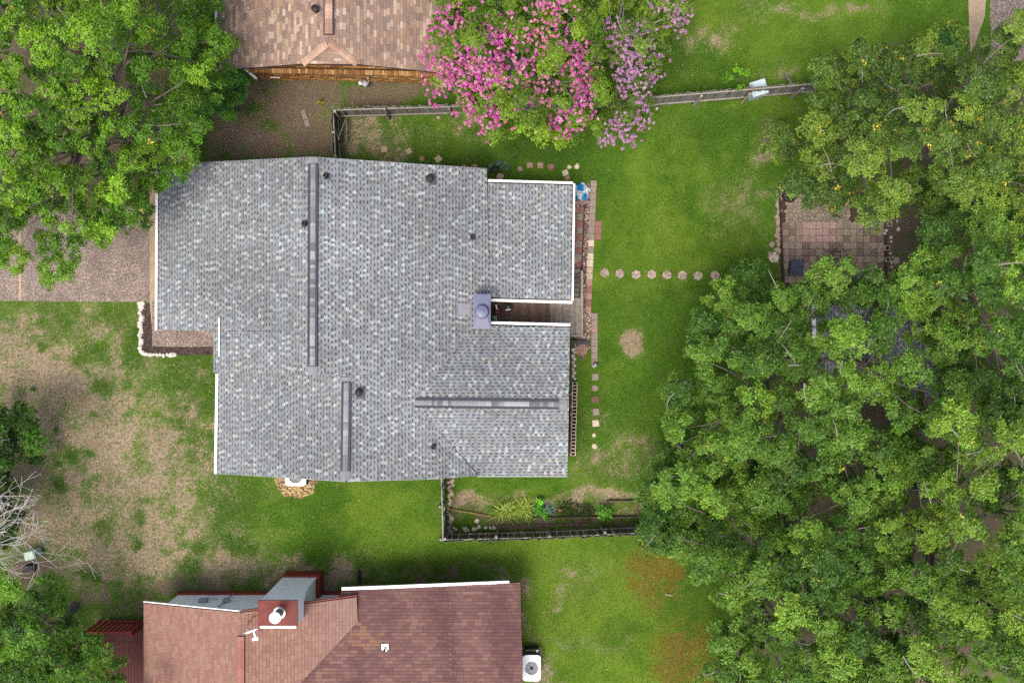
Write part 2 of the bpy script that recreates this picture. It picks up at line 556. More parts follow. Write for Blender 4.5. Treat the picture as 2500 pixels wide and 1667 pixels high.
# ------------------------------------------------------------------ ground sheet
def make_ground():
    def axis(lo, hi, st):
        inner = np.arange(lo, hi + 1e-6, st)
        out = np.array([1.5, 4, 10, 25, 60, 130, 260, 500])
        return np.concatenate([(lo - out)[::-1], inner, hi + out])
    xs, ys = axis(-26, 26, .2), axis(-18, 18, .2)
    X, Y = np.meshgrid(xs, ys)
    nx, ny = len(xs), len(ys)
    rng = np.random.default_rng(3)
    Z = np.zeros_like(X)
    V = np.stack([X.ravel(), Y.ravel(), Z.ravel()], 1)
    i = np.arange(nx * ny).reshape(ny, nx)
    Q = np.stack([i[:-1, :-1].ravel(), i[:-1, 1:].ravel(), i[1:, 1:].ravel(), i[1:, :-1].ravel()], 1)
    u, v = V[:, 0] / S + CU, CV - V[:, 1] / S
    dry, soil, org, yel, dark = fields(u, v)
    m, nt, b = new_mat('lawn_and_soil', 0.95, 0.1)
    a = N(nt, 'ShaderNodeAttribute', attribute_name='Col')
    a2 = N(nt, 'ShaderNodeAttribute', attribute_name='Tint')
    g = N(nt, 'ShaderNodeNewGeometry')
    pos = g.outputs['Position']
    sx = N(nt, 'ShaderNodeSeparateColor'); nt.links.new(a.outputs['Color'], sx.inputs[0])
    sy = N(nt, 'ShaderNodeSeparateColor'); nt.links.new(a2.outputs['Color'], sy.inputs[0])
    nA = noise(nt, 3.2, 6, .72, pos)
    nB = noise(nt, 12.0, 5, .8, pos)
    nC = noise(nt, 38, 4, .7, pos)
    nD = noise(nt, 0.55, 4, .6, pos)
    green = ramp(nt, nC.outputs[0], [(.28, A(50, 76, 20)), (.52, A(80, 118, 32)), (.75, A(112, 146, 56))]).outputs[0]
    green = mixc(nt, green, mixc(nt, green, (1.7, 1.35, 1.4), 1.0, 'MULTIPLY'), sy.outputs[0])
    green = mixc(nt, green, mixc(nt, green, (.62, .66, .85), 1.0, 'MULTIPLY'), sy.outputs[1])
    straw = ramp(nt, nC.outputs[0], [(.3, A(92, 80, 62)), (.5, A(172, 154, 130)), (.72, A(216, 200, 176))]).outputs[0]
    dirt = ramp(nt, nC.outputs[0], [(.3, A(56, 47, 39)), (.5, A(116, 101, 86)), (.75, A(172, 154, 136))]).outputs[0]
    orange = ramp(nt, nC.outputs[0], [(.3, A(78, 68, 24)), (.7, A(140, 120, 54))]).outputs[0]
    def gate(fac, n, lo, hi, amt):
        mth = N(nt, 'ShaderNodeMath', operation='MULTIPLY_ADD')
        nt.links.new(n, mth.inputs[0]); mth.inputs[1].default_value = amt
        nt.links.new(fac, mth.inputs[2])
        mr = N(nt, 'ShaderNodeMapRange'); mr.interpolation_type = 'SMOOTHSTEP'
        mr.inputs['From Min'].default_value = lo; mr.inputs['From Max'].default_value = hi
        nt.links.new(mth.outputs[0], mr.inputs[0])
        return mr.outputs[0]
    mixn = N(nt, 'ShaderNodeMath', operation='ADD')
    nt.links.new(nA.outputs[0], mixn.inputs[0]); nt.links.new(nB.outputs[0], mixn.inputs[1])
    f_org = gate(sx.outputs[2], mixn.outputs[0], 1.85, 2.6, 1.4)
    f_dry = gate(sx.outputs[0], mixn.outputs[0], 2.0, 2.6, 1.7)
    f_soil = gate(sx.outputs[1], mixn.outputs[0], 1.85, 2.5, 1.5)
    rB = ramp(nt, nB.outputs[0], [(.32, (.62, .64, .62)), (.5, (1, 1, 1)), (.68, (1.2, 1.18, 1.15))]).outputs[0]
    straw = mixc(nt, straw, rB, 1.0, 'MULTIPLY'); dirt = mixc(nt, dirt, rB, 1.0, 'MULTIPLY')
    olive = ramp(nt, nC.outputs[0], [(.3, A(62, 62, 34)), (.7, A(124, 118, 74))]).outputs[0]
    nE = noise(nt, 7.0, 6, .8, pos)
    fo = ramp(nt, nE.outputs[0], [(.40, (1, 1, 1)), (.55, (0, 0, 0))]).outputs[0]
    straw = mixc(nt, straw, mixc(nt, straw, olive, .85), fo)
    c = mixc(nt, green, orange, f_org)
    c = mixc(nt, c, straw, f_dry)
    c = mixc(nt, c, dirt, f_soil)
    r4 = ramp(nt, nD.outputs[0], [(.3, (.88, .88, .88)), (.7, (1.12, 1.12, 1.12))])
    c = mixc(nt, c, r4.outputs[0], 1.0, 'MULTIPLY')
    nt.links.new(c, b.inputs['Base Color'])
    bump(nt, b, nC.outputs[0], 0.03, 0.7)
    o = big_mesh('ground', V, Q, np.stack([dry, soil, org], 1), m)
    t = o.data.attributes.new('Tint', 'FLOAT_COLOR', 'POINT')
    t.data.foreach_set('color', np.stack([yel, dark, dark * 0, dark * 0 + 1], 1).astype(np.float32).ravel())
    structure(o)
    return o
make_ground()

def sheet(name, pts_px, z, mat, z_bottom=-0.05, jag=0.0, seed=0):
    """flat sheet with edges let into the ground"""
    rng = random.Random(seed)
    pts = []
    n = len(pts_px)
    for i in range(n):
        a, b = pts_px[i], pts_px[(i + 1) % n]
        L = math.dist(a, b)
        k = max(1, int(L / 12)) if jag else 1
        for j in range(k):
            t = j / k
            pts.append(P(a[0] + (b[0] - a[0]) * t + rng.uniform(-jag, jag), a[1] + (b[1] - a[1]) * t + rng.uniform(-jag, jag)))
    q = [(p.x, p.y) for p in pts]
    if area2(q) < 0:
        q.reverse()
    return structure(MB().prism(q, z_bottom, z).build(name, mat))

def pebble_mat(name, cols, scale, bumpd=0.02, dirt=.25, gap=(.06, .05, .045)):
    m, nt, b = new_mat(name, .9, .25)
    g = N(nt, 'ShaderNodeNewGeometry')
    vo = N(nt, 'ShaderNodeTexVoronoi'); vo.inputs['Scale'].default_value = scale
    nt.links.new(g.outputs['Position'], vo.inputs['Vector'])
    sp = N(nt, 'ShaderNodeSeparateColor'); nt.links.new(vo.outputs['Color'], sp.inputs[0])
    c = ramp(nt, sp.outputs[0], [(i / (len(cols) - 1), k) for i, k in enumerate(cols)]).outputs[0]
    r = ramp(nt, vo.outputs['Distance'], [(.35, (1, 1, 1)), (.75, (0, 0, 0))])
    c = mixc(nt, gap, c, r.outputs[0])
    n1 = noise(nt, 1.3, 5, .6, g.outputs['Position'])
    r1 = ramp(nt, n1.outputs[0], [(.3, (1 - dirt,) * 3), (.7, (1 + dirt,) * 3)])
    c = mixc(nt, c, r1.outputs[0], 1.0, 'MULTIPLY')
    nt.links.new(c, b.inputs['Base Color'])
    bump(nt, b, r.outputs[0], bumpd, .8)
    MATS[name] = m
    return m

AGG = pebble_mat('exposed_aggregate', [A(118, 104, 96), A(150, 135, 125), A(164, 149, 138), A(180, 166, 155), A(200, 187, 176)], 26, .008, .22, A(102, 89, 80))
GRAVEL = pebble_mat('bed_gravel', [A(90, 66, 56), A(150, 116, 100), A(186, 160, 142), A(225, 214, 204)], 13, .03)
MULCH = pebble_mat('dark_mulch', [A(38, 26, 20), A(70, 50, 42), A(96, 74, 62)], 16, .03)
CHIPS = pebble_mat('straw_mulch', [A(150, 112, 60), A(206, 172, 110), A(226, 200, 150)], 12, .03)
CONC = solid('pale_concrete', A(176, 156, 130), .9, .18, 2.2)
sheet('driveway', [(-200, 540), (372, 500), (372, 737), (-200, 733)], .020, AGG)
sheet('garage_apron', [(366, 380), (470, 380), (470, 806), (372, 806), (366, 737)], .026, CONC)
sheet('front_walk', [(372, 735), (560, 735), (560, 846), (372, 846)], .030, AGG)
sheet('planting_bed_soil', [(343, 741), (375, 741), (375, 846), (540, 846), (540, 866), (380, 868), (352, 862), (342, 846)], .012, MULCH, jag=1.2)
# control joints of the drive: shallow pale strips
for i, (a, b) in enumerate((((48, 560), (49, 733)),)):
    structure(MB().beam(P(*a, .022), P(*b, .022), .09, .008).build('driveway_joint', solid('joint_sand', A(190, 164, 130), .9)))
sheet('neighbour_path', [(2361, -80), (2412, -80), (2404, 40), (2380, 110), (2368, 130)], .02, CONC)
sheet('neighbour_gravel', [(2416, -80), (2600, -80), (2600, 190), (2420, 160)], .012, AGG, jag=2)
sheet('mulch_ring', [(722 + 54 * math.cos(t * .35) * random.Random(t).uniform(.85, 1.1), 1172 + 44 * math.sin(t * .35) * random.Random(t + 50).uniform(.85, 1.1)) for t in range(18)], .02, CHIPS)

# ------------------------------------------------------------------ grey house
def grey_col(rng, tone, odd, a, s, p):
    base = np.array(A(149, 153, 158))
    r = rng.random()
    if odd and r < .15:
        base = np.array(A(186, 193, 196)); base = base * rng.uniform(.8, 1.1)
    elif odd and r < .20:
        base = np.array(A(184, 186, 178))
    elif r < .50:
        base = np.array(A(158, 164, 168))
    elif r < .70:
        base = np.array(A(137, 141, 146))
    base = base * (1 + .07 * tone)
    if tone > .55:
        base = base * np.array((.96, 1.01, 1.02))
    elif tone < -.6:
        base = base * np.array((1.03, 1.0, .96))
    # broad weathering: slow drift of tone over the roof
    dr = .06 * math.sin(p.x * .8 + 1.1 * math.sin(p.y * .5)) + .05 * math.sin(p.y * 1.1 + p.x * .37)
    return tuple(base * (.80 + dr))

ROOFMAT = vcol('grey_shingle', .92, .16, 90)
UNDER = solid('roof_underlay', A(62, 58, 60), .9, .1)
zA = 5.2
XA = P(764, 0, zA).x
tE, tW = .30, .40
PE = slope_x(XA, zA, -tE)
PW = slope_x(XA, zA, tW)
ridgeB = onp(845, 1000, PE)
PB = slope_x(ridgeB.x, ridgeB.z, .36)
cR = onp(1010, 983, PE)
tC = .28
PCN = slope_y(cR.y, cR.z, -tC)
PCS = slope_y(cR.y, cR.z, tC)
dR = onp(1191, 600, PE)
PD = slope_x(dR.x, dR.z, -.20)
hb = P(900, 780, 0)
house = thing('grey_roofed_house', 'long house under a grey speckled shingle roof in the middle of the lot', 'house', hb)
def pg(pl, *uv):
    return [onp(u, v, pl) for u, v in uv]
slopes = [
    (PW, [pg(PW, (388, 402), (764, 384), (763, 808), (386, 806)), pg(PW, (521, 808), (763, 808), (763, 914), (521, 909))], .14),
    (PE, [pg(PE, (764, 384), (1188, 412), (1198, 802), (1153, 802), (763, 802)), pg(PE, (763, 802), (1153, 802), (1063, 915), (763, 914)),
          pg(PE, (845, 915), (1063, 915), (1010, 983), (845, 983)), pg(PE, (845, 983), (1010, 983), (1168, 1161), (1084, 1168), (845, 1175))], .14),
    (PB, [pg(PB, (534, 906), (845, 912), (845, 1175), (531, 1155))], .14),
    (PD, [pg(PD, (1191, 447), (1397, 453), (1393, 731), (1196, 726))], .12),
    (PCN, [pg(PCN, (1010, 983), (1153, 802), (1190, 795), (1391, 799), (1389, 985))], .14),
    (PCS, [pg(PCS, (1010, 983), (1389, 985), (1385, 1161), (1166, 1161))], .14),
]
lay_roof(house, slopes, ROOFMAT, UNDER, .143, .125, grey_col, 'lam', 11)
# white trim: each run of fascia or gutter is a piece
def trim(parent, pl, a, b, name='fascia', w=.05, h=.16, dz=-.06, off=(0, 0), mat=None):
    p, q = onp(*a, pl), onp(*b, pl)
    o = Vector((off[0], off[1], dz))
    MB().beam(p + o, q + o, w, h).build(name, mat or WHITE, parent)
trim(house, PW, (386, 404), (384, 806), 'gutter', .10, .12, -.04, (-.05, 0))
trim(house, PB, (533, 912), (529, 1156), 'gutter', .11, .12, -.03, (-.05, 0))
trim(house, PW, (536, 776), (536, 870), 'rain_diverter', .05, .07, .05)
trim(house, PD, (1191, 444), (1398, 450), 'fascia', .09, .14, -.02, (0, .05))
trim(house, PD, (1400, 449), (1396, 734), 'gutter', .08, .12, -.02, (.03, 0))
trim(house, PD, (1196, 729), (1396, 735), 'fascia', .11, .14, -.02, (0, -.06))
trim(house, PCN, (1196, 792), (1392, 797), 'gutter', .11, .12, -.01, (0, .07))
DRIP = solid('grey_drip_edge', A(176, 180, 188), .6, .05)
trim(house, PCS, (1385, 1163), (1166, 1163), 'drip_edge', .04, .1, -.09, (0, -.0), DRIP)
trim(house, PE, (1084, 1168), (847, 1175), 'drip_edge', .03, .14, -.09, (0, -.0), DRIP)
trim(house, PB, (531, 1155), (843, 1175), 'drip_edge', .03, .14, -.09, (0, -.0), DRIP)
trim(house, PE, (768, 384), (1188, 412), 'drip_edge', .03, .14, -.09, (0, .0), DRIP)
trim(house, PW, (388, 402), (760, 384), 'drip_edge', .03, .14, -.09, (0, .0), DRIP)
# walls below the eaves
BRICKW = solid('house_wall_brick', A(150, 120, 100), .9, .2)
def wall_ring(parent, pts_px, z0, z1, mat, shrink=0.0):
    ps = [P(u, v, 2.5) for u, v in pts_px]
    for i in range(len(ps)):
        a, b = ps[i], ps[(i + 1) % len(ps)]
        MB().beam((a.x, a.y, (z0 + z1) / 2), (b.x, b.y, (z0 + z1) / 2), .2, z1 - z0).build('wall', mat, parent)
wall_ring(house, [(412, 425), (1170, 437), (1172, 470), (1370, 476), (1368, 712), (1186, 712), (1186, 822), (1368, 822), (1362, 1140), (556, 1130), (556, 880), (545, 785), (410, 785)], 0, 2.35, BRICKW)
# gable between the higher and the lower roof
ga = [onp(525, 907, PW), onp(763, 912, PW), onp(845, 914, PE)]
ga = ga + [Vector((p.x, p.y + .02, 2.3)) for p in reversed(ga)]
MB().slab([p + Vector((0, .12, -.1)) for p in ga], .02).build('gable_wall', BRICKW, house)
# ridge vents capped with overlapping shingles
capcols = [A(136, 140, 145), A(150, 154, 158), A(164, 168, 172), A(122, 126, 132), A(144, 146, 150), A(108, 112, 119)]
VENT = solid('black_vent_plastic', A(62, 64, 72), .7, .1)
def ridge_vent(p, q, parent, seed, w=.34, ext=(0, 0)):
    p, q = Vector(p), Vector(q)
    d = (q - p).normalized()
    v = MB().beam(p + Vector((0, 0, .015)), q + Vector((0, 0, .015)), w + .07, .09).build('ridge_vent', VENT, parent)
    ridge_caps(p, q, w, .112, 'ridge_cap_grey', capcols, v, seed, .085)
    if ext[0]:
        ridge_caps(p - d * ext[0], p, w + .06, .112, 'ridge_cap_grey', capcols, v, seed + 1, .04)
    if ext[1]:
        ridge_caps(q, q + d * ext[1], w + .06, .112, 'ridge_cap_grey', capcols, v, seed + 2, .04)
ridge_vent(onp(765, 402, PE), onp(763, 894, PE), house, 1, .33, (.30, .34))
ridge_vent(onp(846, 934, PE), onp(843, 1150, PE), house, 2, .33, (.22, .34))
ridge_vent(onp(1014, 983, PCN), onp(1364, 987, PCN), house, 3, .33, (.1, .34))
# chimney
CHIM = solid('slate_blue_metal', A(98, 104, 134), .45, .06, 1.2, .5)
p0, p1 = P(1155, 802, 4.25), P(1198, 718, 4.25)
cx, cy, cw, ch = (p0.x + p1.x) / 2, (p0.y + p1.y) / 2, p1.x - p0.x, p1.y - p0.y
MB().box((cx, cy, 3.3), (cw - .1, ch - .1, 1.8)).build('chimney_stack', solid('chimney_siding', A(150, 152, 158), .7, .1), house)
cap = MB().box((cx, cy, 4.22), (cw, ch, .10)).add([(cx - cw / 2, cy - ch / 2, 4.275), (cx + cw / 2, cy - ch / 2, 4.275), (cx + cw / 2, cy + ch / 2, 4.275), (cx - cw / 2, cy + ch / 2, 4.275), (cx - .2, cy - .2, 4.31), (cx + .2, cy - .2, 4.31), (cx + .2, cy + .2, 4.31), (cx - .2, cy + .2, 4.31)],
      [(0, 1, 5, 4), (1, 2, 6, 5), (2, 3, 7, 6), (3, 0, 4, 7), (4, 5, 6, 7)]).build('chimney_cap', CHIM, house)
MB().lathe((cx, cy - .02, 4.30), [(.20, 0), (.20, .14), (.26, .15), (.265, .22), (.25, .235), (.05, .27)], 24).build('flue_cap', CHIM, cap)
MB().lathe((cx, cy - .02, 4.30), [(.29, 0), (.29, .05), (.27, .055)], 24).build('storm_collar', solid('dark_collar', A(34, 36, 62), .5), cap)
# the small cricket of flashing behind the chimney
MB().beam(onp(1148, 755, PE) + Vector((0, 0, .03)), onp(1120, 755, PE) + Vector((0, 0, .03)), .5, .03).build('flashing', solid('grey_flashing', A(150, 150, 162), .5), house)
# roof pipes
BLK = solid('black_rubber', A(34, 34, 40), .6, .15)
for (u, v, r, hh, pl, lbl) in ((797, 431, .085, .34, PE, 'pipe'), (745, 547, .09, .3, PW, 'pipe'), (1153, 579, .085, .22, PE, 'pipe'), (1058, 1090, .085, .24, PE, 'pipe'), (1050, 438, .155, .30, PE, 'vent'), (877, 958, .14, .30, PE, 'vent')):
    c = onp(u, v, pl)
    base = MB().box((c.x, c.y, c.z + .02), (r * 3.0, r * 3.2, .035)).build('vent_flashing', solid('dark_flashing', A(70, 72, 78), .6), house)
    if lbl == 'pipe':
        MB().lathe((c.x, c.y, c.z), [(r * 1.25, 0), (r * 1.1, .1), (r, .11), (r, hh), (r * .7, hh), (r * .7, hh - .1)], 14).build('vent_pipe', BLK, base)
    else:
        MB().lathe((c.x, c.y, c.z), [(r * .7, 0), (r * .7, hh * .6), (r, hh * .62), (r * 1.05, hh * .8), (r * .8, hh), (r * .2, hh * 1.05)], 18).build('vent_hood', BLK, base)

# ------------------------------------------------------------------ north house (brown roof)
def brown_col(rng, tone, odd, a, s, p):
    k = rng.random()
    pal = [A(150, 116, 102), A(176, 140, 118), A(196, 164, 142), A(126, 98, 94), A(166, 124, 102), A(140, 108, 100), A(210, 182, 162), A(112, 86, 84)]
    wgt = [.2, .16, .1, .14, .16, .14, .05, .05]
    x, i = k, 0
    while i < 7 and x > wgt[i]:
        x -= wgt[i]; i += 1
    f = 1 + .06 * tone
    m = np.array(A(170, 140, 120))
    return tuple((np.array(pal[i]) * .6 + m * .4) * f * np.array((.96, 1.10, 1.15)))
nh = thing('brown_roofed_house', 'brick house with a brown shingle roof at the top edge beside the flowering tree', 'house', P(800, 60, 0))
zN = 4.7
XN = P(803, 0, zN).x
tN = .43
PNW, PNE = slope_x(XN, zN, tN), slope_x(XN, zN, -tN)
yhip = P(0, 153, 3.75).y
apex = onp(803, 104, PNE)
hA, hB = onp(738, 156, PNW), onp(873, 157, PNE)
tip = Vector((apex.x, apex.y, zN - .01))
nrm = (hA - tip).cross(hB - tip)
if nrm.z < 0:
    nrm = -nrm
PNH = plane(tip, nrm)
BROWN = vcol('brown_shingle', .93, .18, 80)
nslopes = [(PNW, [pg(PNW, (533, -160), (803, -160), (803, 104), (533, 104)), pg(PNW, (533, 104), (803, 104), (738, 156), (590, 168), (533, 172))], .14),
           (PNE, [pg(PNE, (803, -160), (1102, -160), (1102, 104), (803, 104)), pg(PNE, (803, 104), (1102, 104), (1104, 180), (1064, 177), (873, 157))], .14),
           (PNH, [[tip, hA, hB]], .1)]
lay_roof(nh, nslopes, BROWN, UNDER, .143, .30, brown_col, 'tab', 21)
rv = MB().beam(onp(803, -150, PNE) + Vector((0, 0, .03)), onp(803, 86, PNE) + Vector((0, 0, .03)), .40, .10).build('ridge_vent', VENT, nh)
browncaps = [A(196, 160, 136), A(170, 134, 116), A(184, 152, 132), A(206, 172, 148)]
ridge_caps(onp(803, -150, PNE), onp(803, 86, PNE), .32, .15, 'ridge_cap_brown', browncaps, rv, 5, .12)
for k, (a, b) in enumerate(((tip, hA), (tip, hB))):
    ridge_caps(b, a, .30, .17, 'ridge_cap_brown', browncaps[:3], rv, 7 + k, .06)
c = onp(773, 28, PNW)
pf = MB().box((c.x, c.y, c.z + .03), (.3, .3, .04)).build('vent_flashing', solid('brown_flashing', A(150, 120, 104)), nh)
MB().lathe((c.x, c.y, c.z), [(.11, 0), (.11, .3), (.15, .31), (.15, .38), (.03, .42)], 14).build('vent_pipe', BLK, pf)
# gable wall and its brick ledge
BR1 = vcol('tan_brick', .92, .2, 60)
wl, wr = P(621, 193), P(1076, 203)
yw = (P(0, 195).y)
mb = MB()
rng = random.Random(4)
yA = yw
def wy(x):
    return wl.y + (wr.y - wl.y) * (x - wl.x) / (wr.x - wl.x)
MB().add([(wl.x, wy(wl.x) + .03, 0), (wr.x, wy(wr.x) + .03, 0), (wr.x, wy(wr.x) + .03, 2.35), (XN, wy(XN) + .03, 4.2), (wl.x, wy(wl.x) + .03, 2.35)], [(0, 1, 2, 3, 4)]).build('wall', solid('mortar', A(120, 96, 74)), nh)
for r in range(23):
    x = wl.x - rng.uniform(0, .25)
    while x < wr.x:
        L = rng.uniform(.22, .34)
        a, b = max(x, wl.x), min(x + L - .012, wr.x)
        if b > a + .02:
            dpt = rng.uniform(.015, .05)
            z0 = r * .1 + .01
            col = rng.choice([A(170, 124, 72), A(186, 142, 88), A(146, 104, 60), A(192, 156, 108), A(126, 90, 56), A(176, 130, 78)])
            ya, yb = wy(a), wy(b)
            mb.add([(a, ya - dpt, z0), (b, yb - dpt, z0), (b, yb - dpt, z0 + .088), (a, ya - dpt, z0 + .088), (a, ya + .03, z0), (b, yb + .03, z0), (b, yb + .03, z0 + .088), (a, ya + .03, z0 + .088)],
                   [(0, 1, 2, 3), (3, 2, 6, 7), (1, 0, 4, 5), (0, 3, 7, 4), (2, 1, 5, 6)], col)
        x += L
mb.build('brick_courses', BR1, nh, kind='stuff')
lx0, lx1 = P(606, 172, 2.35), P(1062, 182, 2.35)
led = MB().beam(lx0 + Vector((0, .02, -.03)), lx1 + Vector((0, .02, -.03)), .20, .07).build('ledge', MATS['mortar'], nh)
bmes = []
for colr in (A(178, 136, 84), A(156, 112, 66), A(194, 158, 110), A(138, 98, 60)):
    me = block_mesh(.093, .20, .07, .008).mesh('brick')
    me.materials.append(solid('ledge_brick_%d' % len(bmes), colr, .9, .25, 20))
    bmes.append(me)
nb = 78
for i in range(nb):
    p = lx0.lerp(lx1, (i + .5) / nb)
    o = bpy.data.objects.new('brick', bmes[rng.choice([0, 0, 1, 1, 2, 3])])
    COL.objects.link(o); o.parent = led
    o.location = (p.x, p.y + rng.uniform(-.01, .01), p.z + rng.uniform(0, .012))
    o.rotation_euler = (rng.uniform(.0, .12), 0, rng.uniform(-.03, .03))
mb = MB().beam(P(593, 165, 2.42), P(624, 191, 1.9), .09, .075).beam(P(624, 191, 1.9), P(628, 194, .15), .09, .075)
mb.build('downspout', WHITE, nh)
MB().beam(P(1066, 177, 2.45), P(1080, 178, 2.4), .10, .08).beam(P(1079, 180, 2.4), P(1087, 203, .6), .085, .075).beam(P(1087, 203, .6), P(1090, 206, .1), .085, .075).build('downspout', WHITE, nh)
MB().beam(P(528, -100, 2.4), P(529, 172, 2.4), .1, .1).build('gutter', WHITE, nh)
MB().beam(P(1102, -100, 2.4), P(1104, 180, 2.4), .1, .1).build('gutter', WHITE, nh)
for u in (672, 855):
    MB().beam(P(u - 11, 189, .5), P(u + 11, 190, .5), .06, .08).build('window_sill', WHITE, nh)
MB().prism([(P(625, -160).x, P(0, -160).y), (P(1074, -160).x, P(0, -160).y), (P(1074, 190).x, wy(P(1074, 0).x) + .05), (P(625, 190).x, wy(P(625, 0).x) + .05)], 0, 2.3).build('wall_mass', MATS['mortar'], nh)

# ------------------------------------------------------------------ south house (red roof)
def red_col(rng, tone, odd, a, s, p):
    pal = [A(152, 98, 90), A(160, 104, 93), A(147, 94, 87), A(165, 110, 97), A(143, 90, 86)]
    c = np.array(rng.choice(pal)) * (1 + .06 * tone) * np.array((.64, .90, .96))
    # algae stains run down the slope
    x, y = p.x, p.y
    st = math.sin(x * 1.7 + 1.3 * math.sin(x * .6 + y * .35)) * .5 + math.sin(x * 3.1 + y * .4 + 2) * .3 + math.sin(y * .9 + x * .3) * .35
    if p.x > -6.8:
        st += .25
    k = max(0.0, min(1.0, st)) * .55
    c = c * (1 - k) + np.array(A(88, 58, 62)) * k
    if rng.random() < .9 * max(0, 1 - ((p.x + 6.2) / .8) ** 2 - ((p.y + 12.75) / .75) ** 2):
        c = c * .72 + np.array(A(186, 140, 104)) * .28
    return tuple(c)
def salmon_col(rng, tone, odd, a, s, p):
    pal = [A(186, 126, 108), A(191, 132, 113), A(181, 120, 104), A(196, 138, 118), A(176, 114, 100)]
    c = np.array(rng.choice(pal)) * (1 + .05 * tone)
    k = max(0, min(1, (p.x + 9.6) / 3.2)) if p.x > -11 else 0
    c = c * (1 - .5 * k) + np.array(A(196, 146, 138)) * .5 * k
    return tuple((c * .7 + np.array(A(188, 128, 110)) * .3) * np.array((.64, .85, .90)))
REDM = vcol('red_shingle', .93, .12, 80)
sh = thing('red_roofed_house', 'house with a red brown shingle roof and white siding at the bottom edge', 'house', P(800, 1600, 0))
zS = 3.95
XS = P(588, 0, zS).x
PSL, PSR = slope_x(XS, zS, .36), slope_x(XS, zS, -.25)
e0 = P(1050, 1432, 2.5)
PSM = slope_y(e0.y, 2.5, -.17)
lay_roof(sh, [(PSL, [pg(PSL, (351, 1472), (588, 1495), (588, 1760), (351, 1760))], .13), (PSR, [pg(PSR, (588, 1495), (871, 1457), (873, 1518), (733, 1667), (640, 1760), (588, 1760))], .13)],
         REDM, UNDER, .143, .30, salmon_col, 'tab', 31, 150)
lay_roof(sh, [(PSM, [pg(PSM, (834, 1443), (1270, 1421), (1279, 1760), (640, 1760))], .13)], REDM, UNDER, .143, .30, red_col, 'tab', 41, 150)
salcaps = [A(164, 112, 98), A(170, 118, 104), A(158, 106, 94)]
rd = MB().beam(onp(588, 1552, PSR) + Vector((0, 0, .02)), onp(588, 1755, PSR) + Vector((0, 0, .02)), .32, .06).build('ridge_board', UNDER, sh)
ridge_caps(onp(588, 1552, PSR), onp(588, 1755, PSR), .32, .15, 'ridge_cap_red', salcaps, rd, 9, .09)
# nail heads down the main slope
NAIL = solid('bare_nail_heads', A(190, 160, 150), .6, .05)
mbn = MB()
for i in range(16):
    q = onp(1099, 1458 + i * 12.5, PSM)
    mbn.box((q.x, q.y, q.z + .02), (.028, .028, .012))
for u in (1052, 1063, 1071, 1079, 1086):
    q = onp(u, 1460, PSM); mbn.box((q.x, q.y, q.z + .02), (.026, .026, .012))
mbn.build('nail_heads', NAIL, sh, kind='stuff')
# siding walls, board by board
SID = solid('white_siding', (.85, .85, .84), .55, .04, 2)
REDP = solid('red_brown_brick', A(150, 66, 44), .9, .2, 12)
wy0 = P(0, 1449).y
x0, x1 = P(440, 0).x, P(842, 0).x
nbd = 20
for i in range(nbd):
    z = .32 + i * .175
    if z > 3.8:
        break
    def clampx(zz):
        lo = x0 if zz < 2.35 else XS - (zS - .12 - zz) / .36
        hi = x1 if zz < 2.7 else XS + (zS - .12 - zz) / .25
        return lo, hi
    lo, hi = clampx(z + .175)
    if hi - lo < .2:
        break
    MB().add([(lo, wy0 + .030, z), (hi, wy0 + .030, z), (hi, wy0 + .008, z + .18), (lo, wy0 + .008, z + .18), (lo, wy0 - .05, z), (hi, wy0 - .05, z), (hi, wy0 - .05, z + .18), (lo, wy0 - .05, z + .18)],
             [(0, 3, 2, 1), (0, 1, 5, 4), (3, 7, 6, 2), (1, 2, 6, 5), (0, 4, 7, 3)]).build('siding_board', SID, sh)
MB().box(((x0 + x1) / 2, wy0 + .02, .16), (x1 - x0 + .1, .24, .32)).build('foundation', REDP, sh)
p, q = P(842, 1440), P(1240, 1418)
MB().prism([(x0 + .1, wy0 - 6), (P(1225, 0).x, wy0 - 6), (P(1225, 0).x, P(0, 1440).y), (x1, P(0, 1440).y), (x1, wy0 - .06), (x0 + .1, wy0 - .06)], 0, 2.3).build('wall_mass', REDP, sh)
MB().beam(onp(834, 1438, PSM) + Vector((0, .02, -.05)), onp(1243, 1422, PSM) + Vector((0, .02, -.05)), .13, .12).build('gutter', WHITE, sh)
MB().beam(onp(351, 1470, PSL) + Vector((0, .03, -.06)), onp(585, 1493, PSL) + Vector((0, .03, -.06)), .04, .13).build('fascia', WHITE, sh)
MB().beam(onp(590, 1493, PSR) + Vector((0, .03, -.06)), onp(871, 1455, PSR) + Vector((0, .03, -.06)), .04, .13).build('fascia', solid('red_trim', A(150, 70, 60), .7), sh)
# chimney with siding, red cap, flue
fx0, fx1, fy0, fy1 = P(701, 0).x, P(782, 0).x, P(0, 1447).y, P(0, 1398).y
zc = 4.85
bas = MB().box(((fx0 + fx1) / 2 + .06, fy1 - .40, .45), (fx1 - fx0 + .16, 1.0, .90), taper=1.0).build('chimney_base', REDP, sh)
st = MB().box(((fx0 + fx1) / 2, (fy0 + fy1) / 2 - .1, zc / 2 + .35), (fx1 - fx0 - .06, fy1 - fy0 - .06 + .2, zc - .75)).build('chimney_stack', SID, sh)
for i in range(22):
    z = .9 + i * .178
    if z + .17 > zc:
        break
    MB().add([(fx0, fy1 + .012, z), (fx1, fy1 + .012, z), (fx1, fy1 - .012, z + .18), (fx0, fy1 - .012, z + .18), (fx0, fy1 - .05, z), (fx1, fy1 - .05, z), (fx1, fy1 - .05, z + .18), (fx0, fy1 - .05, z + .18)],
             [(0, 3, 2, 1), (0, 1, 5, 4), (3, 7, 6, 2), (1, 2, 6, 5), (0, 4, 7, 3)]).build('siding_board', SID, st)
